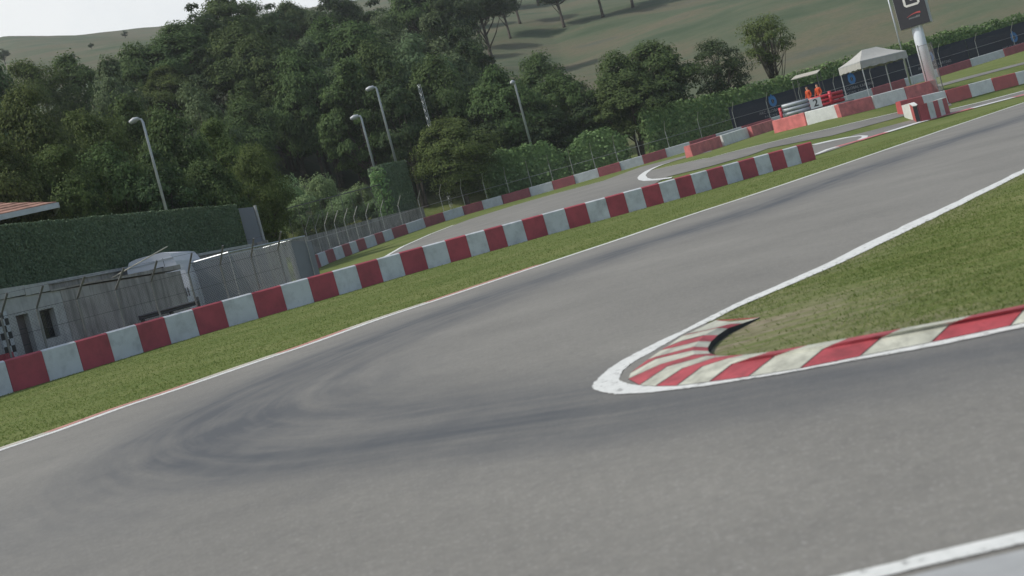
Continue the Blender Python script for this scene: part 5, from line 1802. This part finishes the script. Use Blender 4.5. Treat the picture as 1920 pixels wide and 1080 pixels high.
row([(482, 372, 70, 104, 'bush1'), (520, 335, 90, 110, 'bush0'), (555, 368, 110, 107, 'bush1'), (592, 326, 80, 114, 'bush0'), (640, 360, 80, 113, 'bush1'), (620, 385, 90, 110, 'bush0'), (668, 345, 70, 117, 'bush0'), (700, 372, 60, 116, 'bush1')],
    'behind the tall wire fence', 'pale bushes behind the boundary fence', 'bush', 'bush')
# small distant shrubs on the ridge
row([(2, 92, 26, 330, 'dark0'), (232, 58, 14, 420, 'dark0'), (172, 92, 12, 330, 'dark0'), (138, 112, 12, 300, 'dark0')], 'far off on the bare ridge', 'shrubs on the ridge', 'shrub', 'shrub')

# ------------------------------------------------------------------ grass blades
def in_poly(Q, poly):
    c = np.zeros(len(Q), bool); n = len(poly)
    for i in range(n):
        x1, y1 = poly[i]; x2, y2 = poly[(i + 1) % n]
        if y1 == y2: continue
        c ^= ((y1 > Q[:, 1]) != (y2 > Q[:, 1])) & (Q[:, 0] < (x2 - x1) * (Q[:, 1] - y1) / (y2 - y1) + x1)
    return c


def blades(name, poly, n, hmin, hmax, wd, label, rej=None, seed=1, near=20.0, mat='grass_blade'):
    rg = np.random.default_rng(seed)
    poly = np.array([(p[0], p[1]) for p in poly])
    lo, hi = poly.min(0), poly.max(0)
    out = []
    tot = 0
    while tot < n:
        Q = rg.uniform(lo, hi, (n, 2))
        d = np.hypot(Q[:, 0], Q[:, 1])
        keep = rg.uniform(0, 1, n) < np.clip(near / d, .05, 1) ** 1.2
        ang = Q[:, 0] / np.maximum(Q[:, 1], .5)
        keep &= (np.abs(ang) < .62) & (Q[:, 1] > 2)
        # uneven growth
        keep &= rg.uniform(0, 1, n) < .45 + .55 * (np.sin(Q[:, 0] * 2.3 + Q[:, 1] * .7) * np.sin(Q[:, 1] * 1.9 - Q[:, 0] * .6) * .5 + .5)
        Q = Q[keep]; Q = Q[in_poly(Q, poly)]
        if rej is not None: Q = Q[rg.uniform(0, 1, len(Q)) > rej(Q)]
        out.append(Q); tot += len(Q)
    Q = np.concatenate(out)[:n]; n = len(Q)
    z = terrain(Q[:, 0], Q[:, 1])
    h = rg.uniform(hmin, hmax, n); a = rg.uniform(0, 6.28, n)
    lean = rg.normal(0, 1.3, (n, 2)) * h[:, None]
    wv = np.stack([np.cos(a), np.sin(a)], 1) * (wd * rg.uniform(.6, 1.4, n))[:, None]
    A = np.column_stack([Q - wv, z - .005]); B = np.column_stack([Q + wv, z - .005]); C = np.column_stack([Q + lean, z + h])
    V = np.stack([A, B, C], 1).reshape(-1, 3); F = np.arange(3 * n).reshape(n, 3)
    o = link_mesh(name, numpy_mesh(name, V, F, mat))
    return tag(o, label, 'grass', None, 'stuff')


edge = [p for p in offset_line(L1r, .30) if p.y > 8 and p.y < 60 and p.x > -16]
wl_ = [p.to_2d() for p in WP if p.x > -17]
far_e = [Vector((32, 62))]
def rej_verge(Q):
    c = gnd(395, 700); return np.exp(-(((Q[:, 0] - c.x) / 1.3) ** 2 + ((Q[:, 1] - c.y) / 1.5) ** 2) ** 2) * .95


blades('verge_grass', edge + far_e + wl_[::-1], 70000, .014, .036, .011, 'mown green grass of the verge between the track line and the painted wall', None, 1, 17)
ti = [p for p in tI if p.length < 45]


def rej_isl(Q):
    kd, _, _ = line_dist(Q, [p.to_2d() for p in ki]); td, _, _ = line_dist(Q, [gnd(1345, 655).to_2d(), gnd(1430, 615).to_2d(), gnd(1480, 600).to_2d()])
    r = np.maximum(.92 * np.exp(-(kd / .2) ** 2), .95 * np.exp(-(td / .8) ** 2))
    inside_kerb = in_poly(Q, np.array([(p.x, p.y) for p in ko + ki[::-1]]))
    r[inside_kerb] = 2.0
    r[in_poly(Q, np.array([(p.x, p.y) for p in tip_patch]))] = 2.0
    return r


blades('island_grass', ti, 34000, .010, .028, .006, 'rough green grass of the island inside the hairpin with worn earth by the kerb', rej_isl, 2, 9)

# ------------------------------------------------------------------ light, sky, camera
SEL = math.radians(50); SAZ = math.atan2(-.985, -.19)           # azimuth clockwise from +Y
sdir = Vector((math.sin(SAZ) * math.cos(SEL), math.cos(SAZ) * math.cos(SEL), math.sin(SEL)))
su = bpy.data.lights.new('sun', 'SUN'); su.energy = 2.9; su.angle = math.radians(.6); su.color = (1, .955, .88)
so_ = bpy.data.objects.new('sun', su); COL.objects.link(so_)
so_.rotation_euler = (-sdir).to_track_quat('-Z', 'Y').to_euler(); so_.location = sdir * 60

wd_ = bpy.data.worlds.new('World'); SC.world = wd_; wd_.use_nodes = True
nt = wd_.node_tree; N = nt.nodes; L = nt.links
bg = N['Background']
sky = N.new('ShaderNodeTexSky'); sky.sky_type = 'NISHITA'; sky.sun_disc = False
sky.sun_elevation = SEL; sky.sun_rotation = SAZ % (2 * math.pi)
sky.air_density = 1.0; sky.dust_density = 3.0; sky.ozone_density = 1.0; sky.altitude = 100
# bright milky cloud low in the sky, thinning towards the zenith
tcw = N.new('ShaderNodeTexCoord'); sx_ = N.new('ShaderNodeSeparateXYZ'); L.new(tcw.outputs['Generated'], sx_.inputs[0])
cn_ = noise(N, L, tcw.outputs['Generated'], 2.2, 6, .6)
low = N.new('ShaderNodeMapRange'); low.interpolation_type = 'SMOOTHSTEP'
for k_, v_ in ((1, .42), (2, .85), (3, 1.0), (4, .25)): low.inputs[k_].default_value = v_
L.new(sx_.outputs['Z'], low.inputs[0])
vd = N.new('ShaderNodeVectorMath'); vd.operation = 'DOT_PRODUCT'; L.new(tcw.outputs['Generated'], vd.inputs[0]); vd.inputs[1].default_value = (-.80, .60, 0)
side = N.new('ShaderNodeMapRange'); side.interpolation_type = 'SMOOTHSTEP'
for k_, v_ in ((1, -.1), (2, .75), (3, .12), (4, 1.0)): side.inputs[k_].default_value = v_
L.new(vd.outputs['Value'], side.inputs[0])
cf = mathn(N, L, 'MULTIPLY', mathn(N, L, 'MULTIPLY', low.outputs[0], side.outputs[0]), ramp(N, L, cn_, [(.30, (.72, .72, .72)), (.55, (1, 1, 1))]), True)
cl_ = mix(N, L, cf, sky.outputs[0], (6.7, 6.85, 6.9))
L.new(cl_, bg.inputs['Color']); bg.inputs['Strength'].default_value = .14

cam = bpy.data.cameras.new('camera'); co = bpy.data.objects.new('camera', cam); COL.objects.link(co)
cam.sensor_width = 36; cam.lens = 36 * FPX / 1920; cam.clip_start = .05; cam.clip_end = 3000
cam.shift_x = -VH * SR / 1920; cam.shift_y = VH * CR / 1920       # level camera, view shifted down
co.location = (0, 0, EYE)
co.rotation_euler = (Matrix.Rotation(math.pi / 2, 3, 'X') @ Matrix.Rotation(-ROLL, 3, 'Z')).to_euler()
cam.dof.use_dof = True; cam.dof.focus_distance = 45; cam.dof.aperture_fstop = 2.8
SC.camera = co
# thin summer haze over the whole valley
hzm = bpy.data.materials.new('haze'); hzm.use_nodes = True
hn = hzm.node_tree.nodes; hl_ = hzm.node_tree.links
hn.remove(hn['Principled BSDF'])
pv = hn.new('ShaderNodeVolumePrincipled'); pv.inputs['Color'].default_value = (.86, .92, .96, 1); pv.inputs['Density'].default_value = .00024
pv.inputs['Anisotropy'].default_value = .2
hl_.new(pv.outputs[0], hn['Material Output'].inputs['Volume']); MATS['haze'] = hzm
mb = MB(); mb.box((-905, -255, -1.0), (905, 1005, 260)); tag(mb.build('haze', 'haze'), None, None, None, 'stuff')
SC.cycles.volume_bounces = 1
SC.view_settings.view_transform = 'Standard'; SC.view_settings.look = 'None'
SC.view_settings.exposure = 0; SC.view_settings.gamma = 1
SC.cycles.max_bounces = 6; SC.cycles.transparent_max_bounces = 8
SC.cycles.use_denoising = True
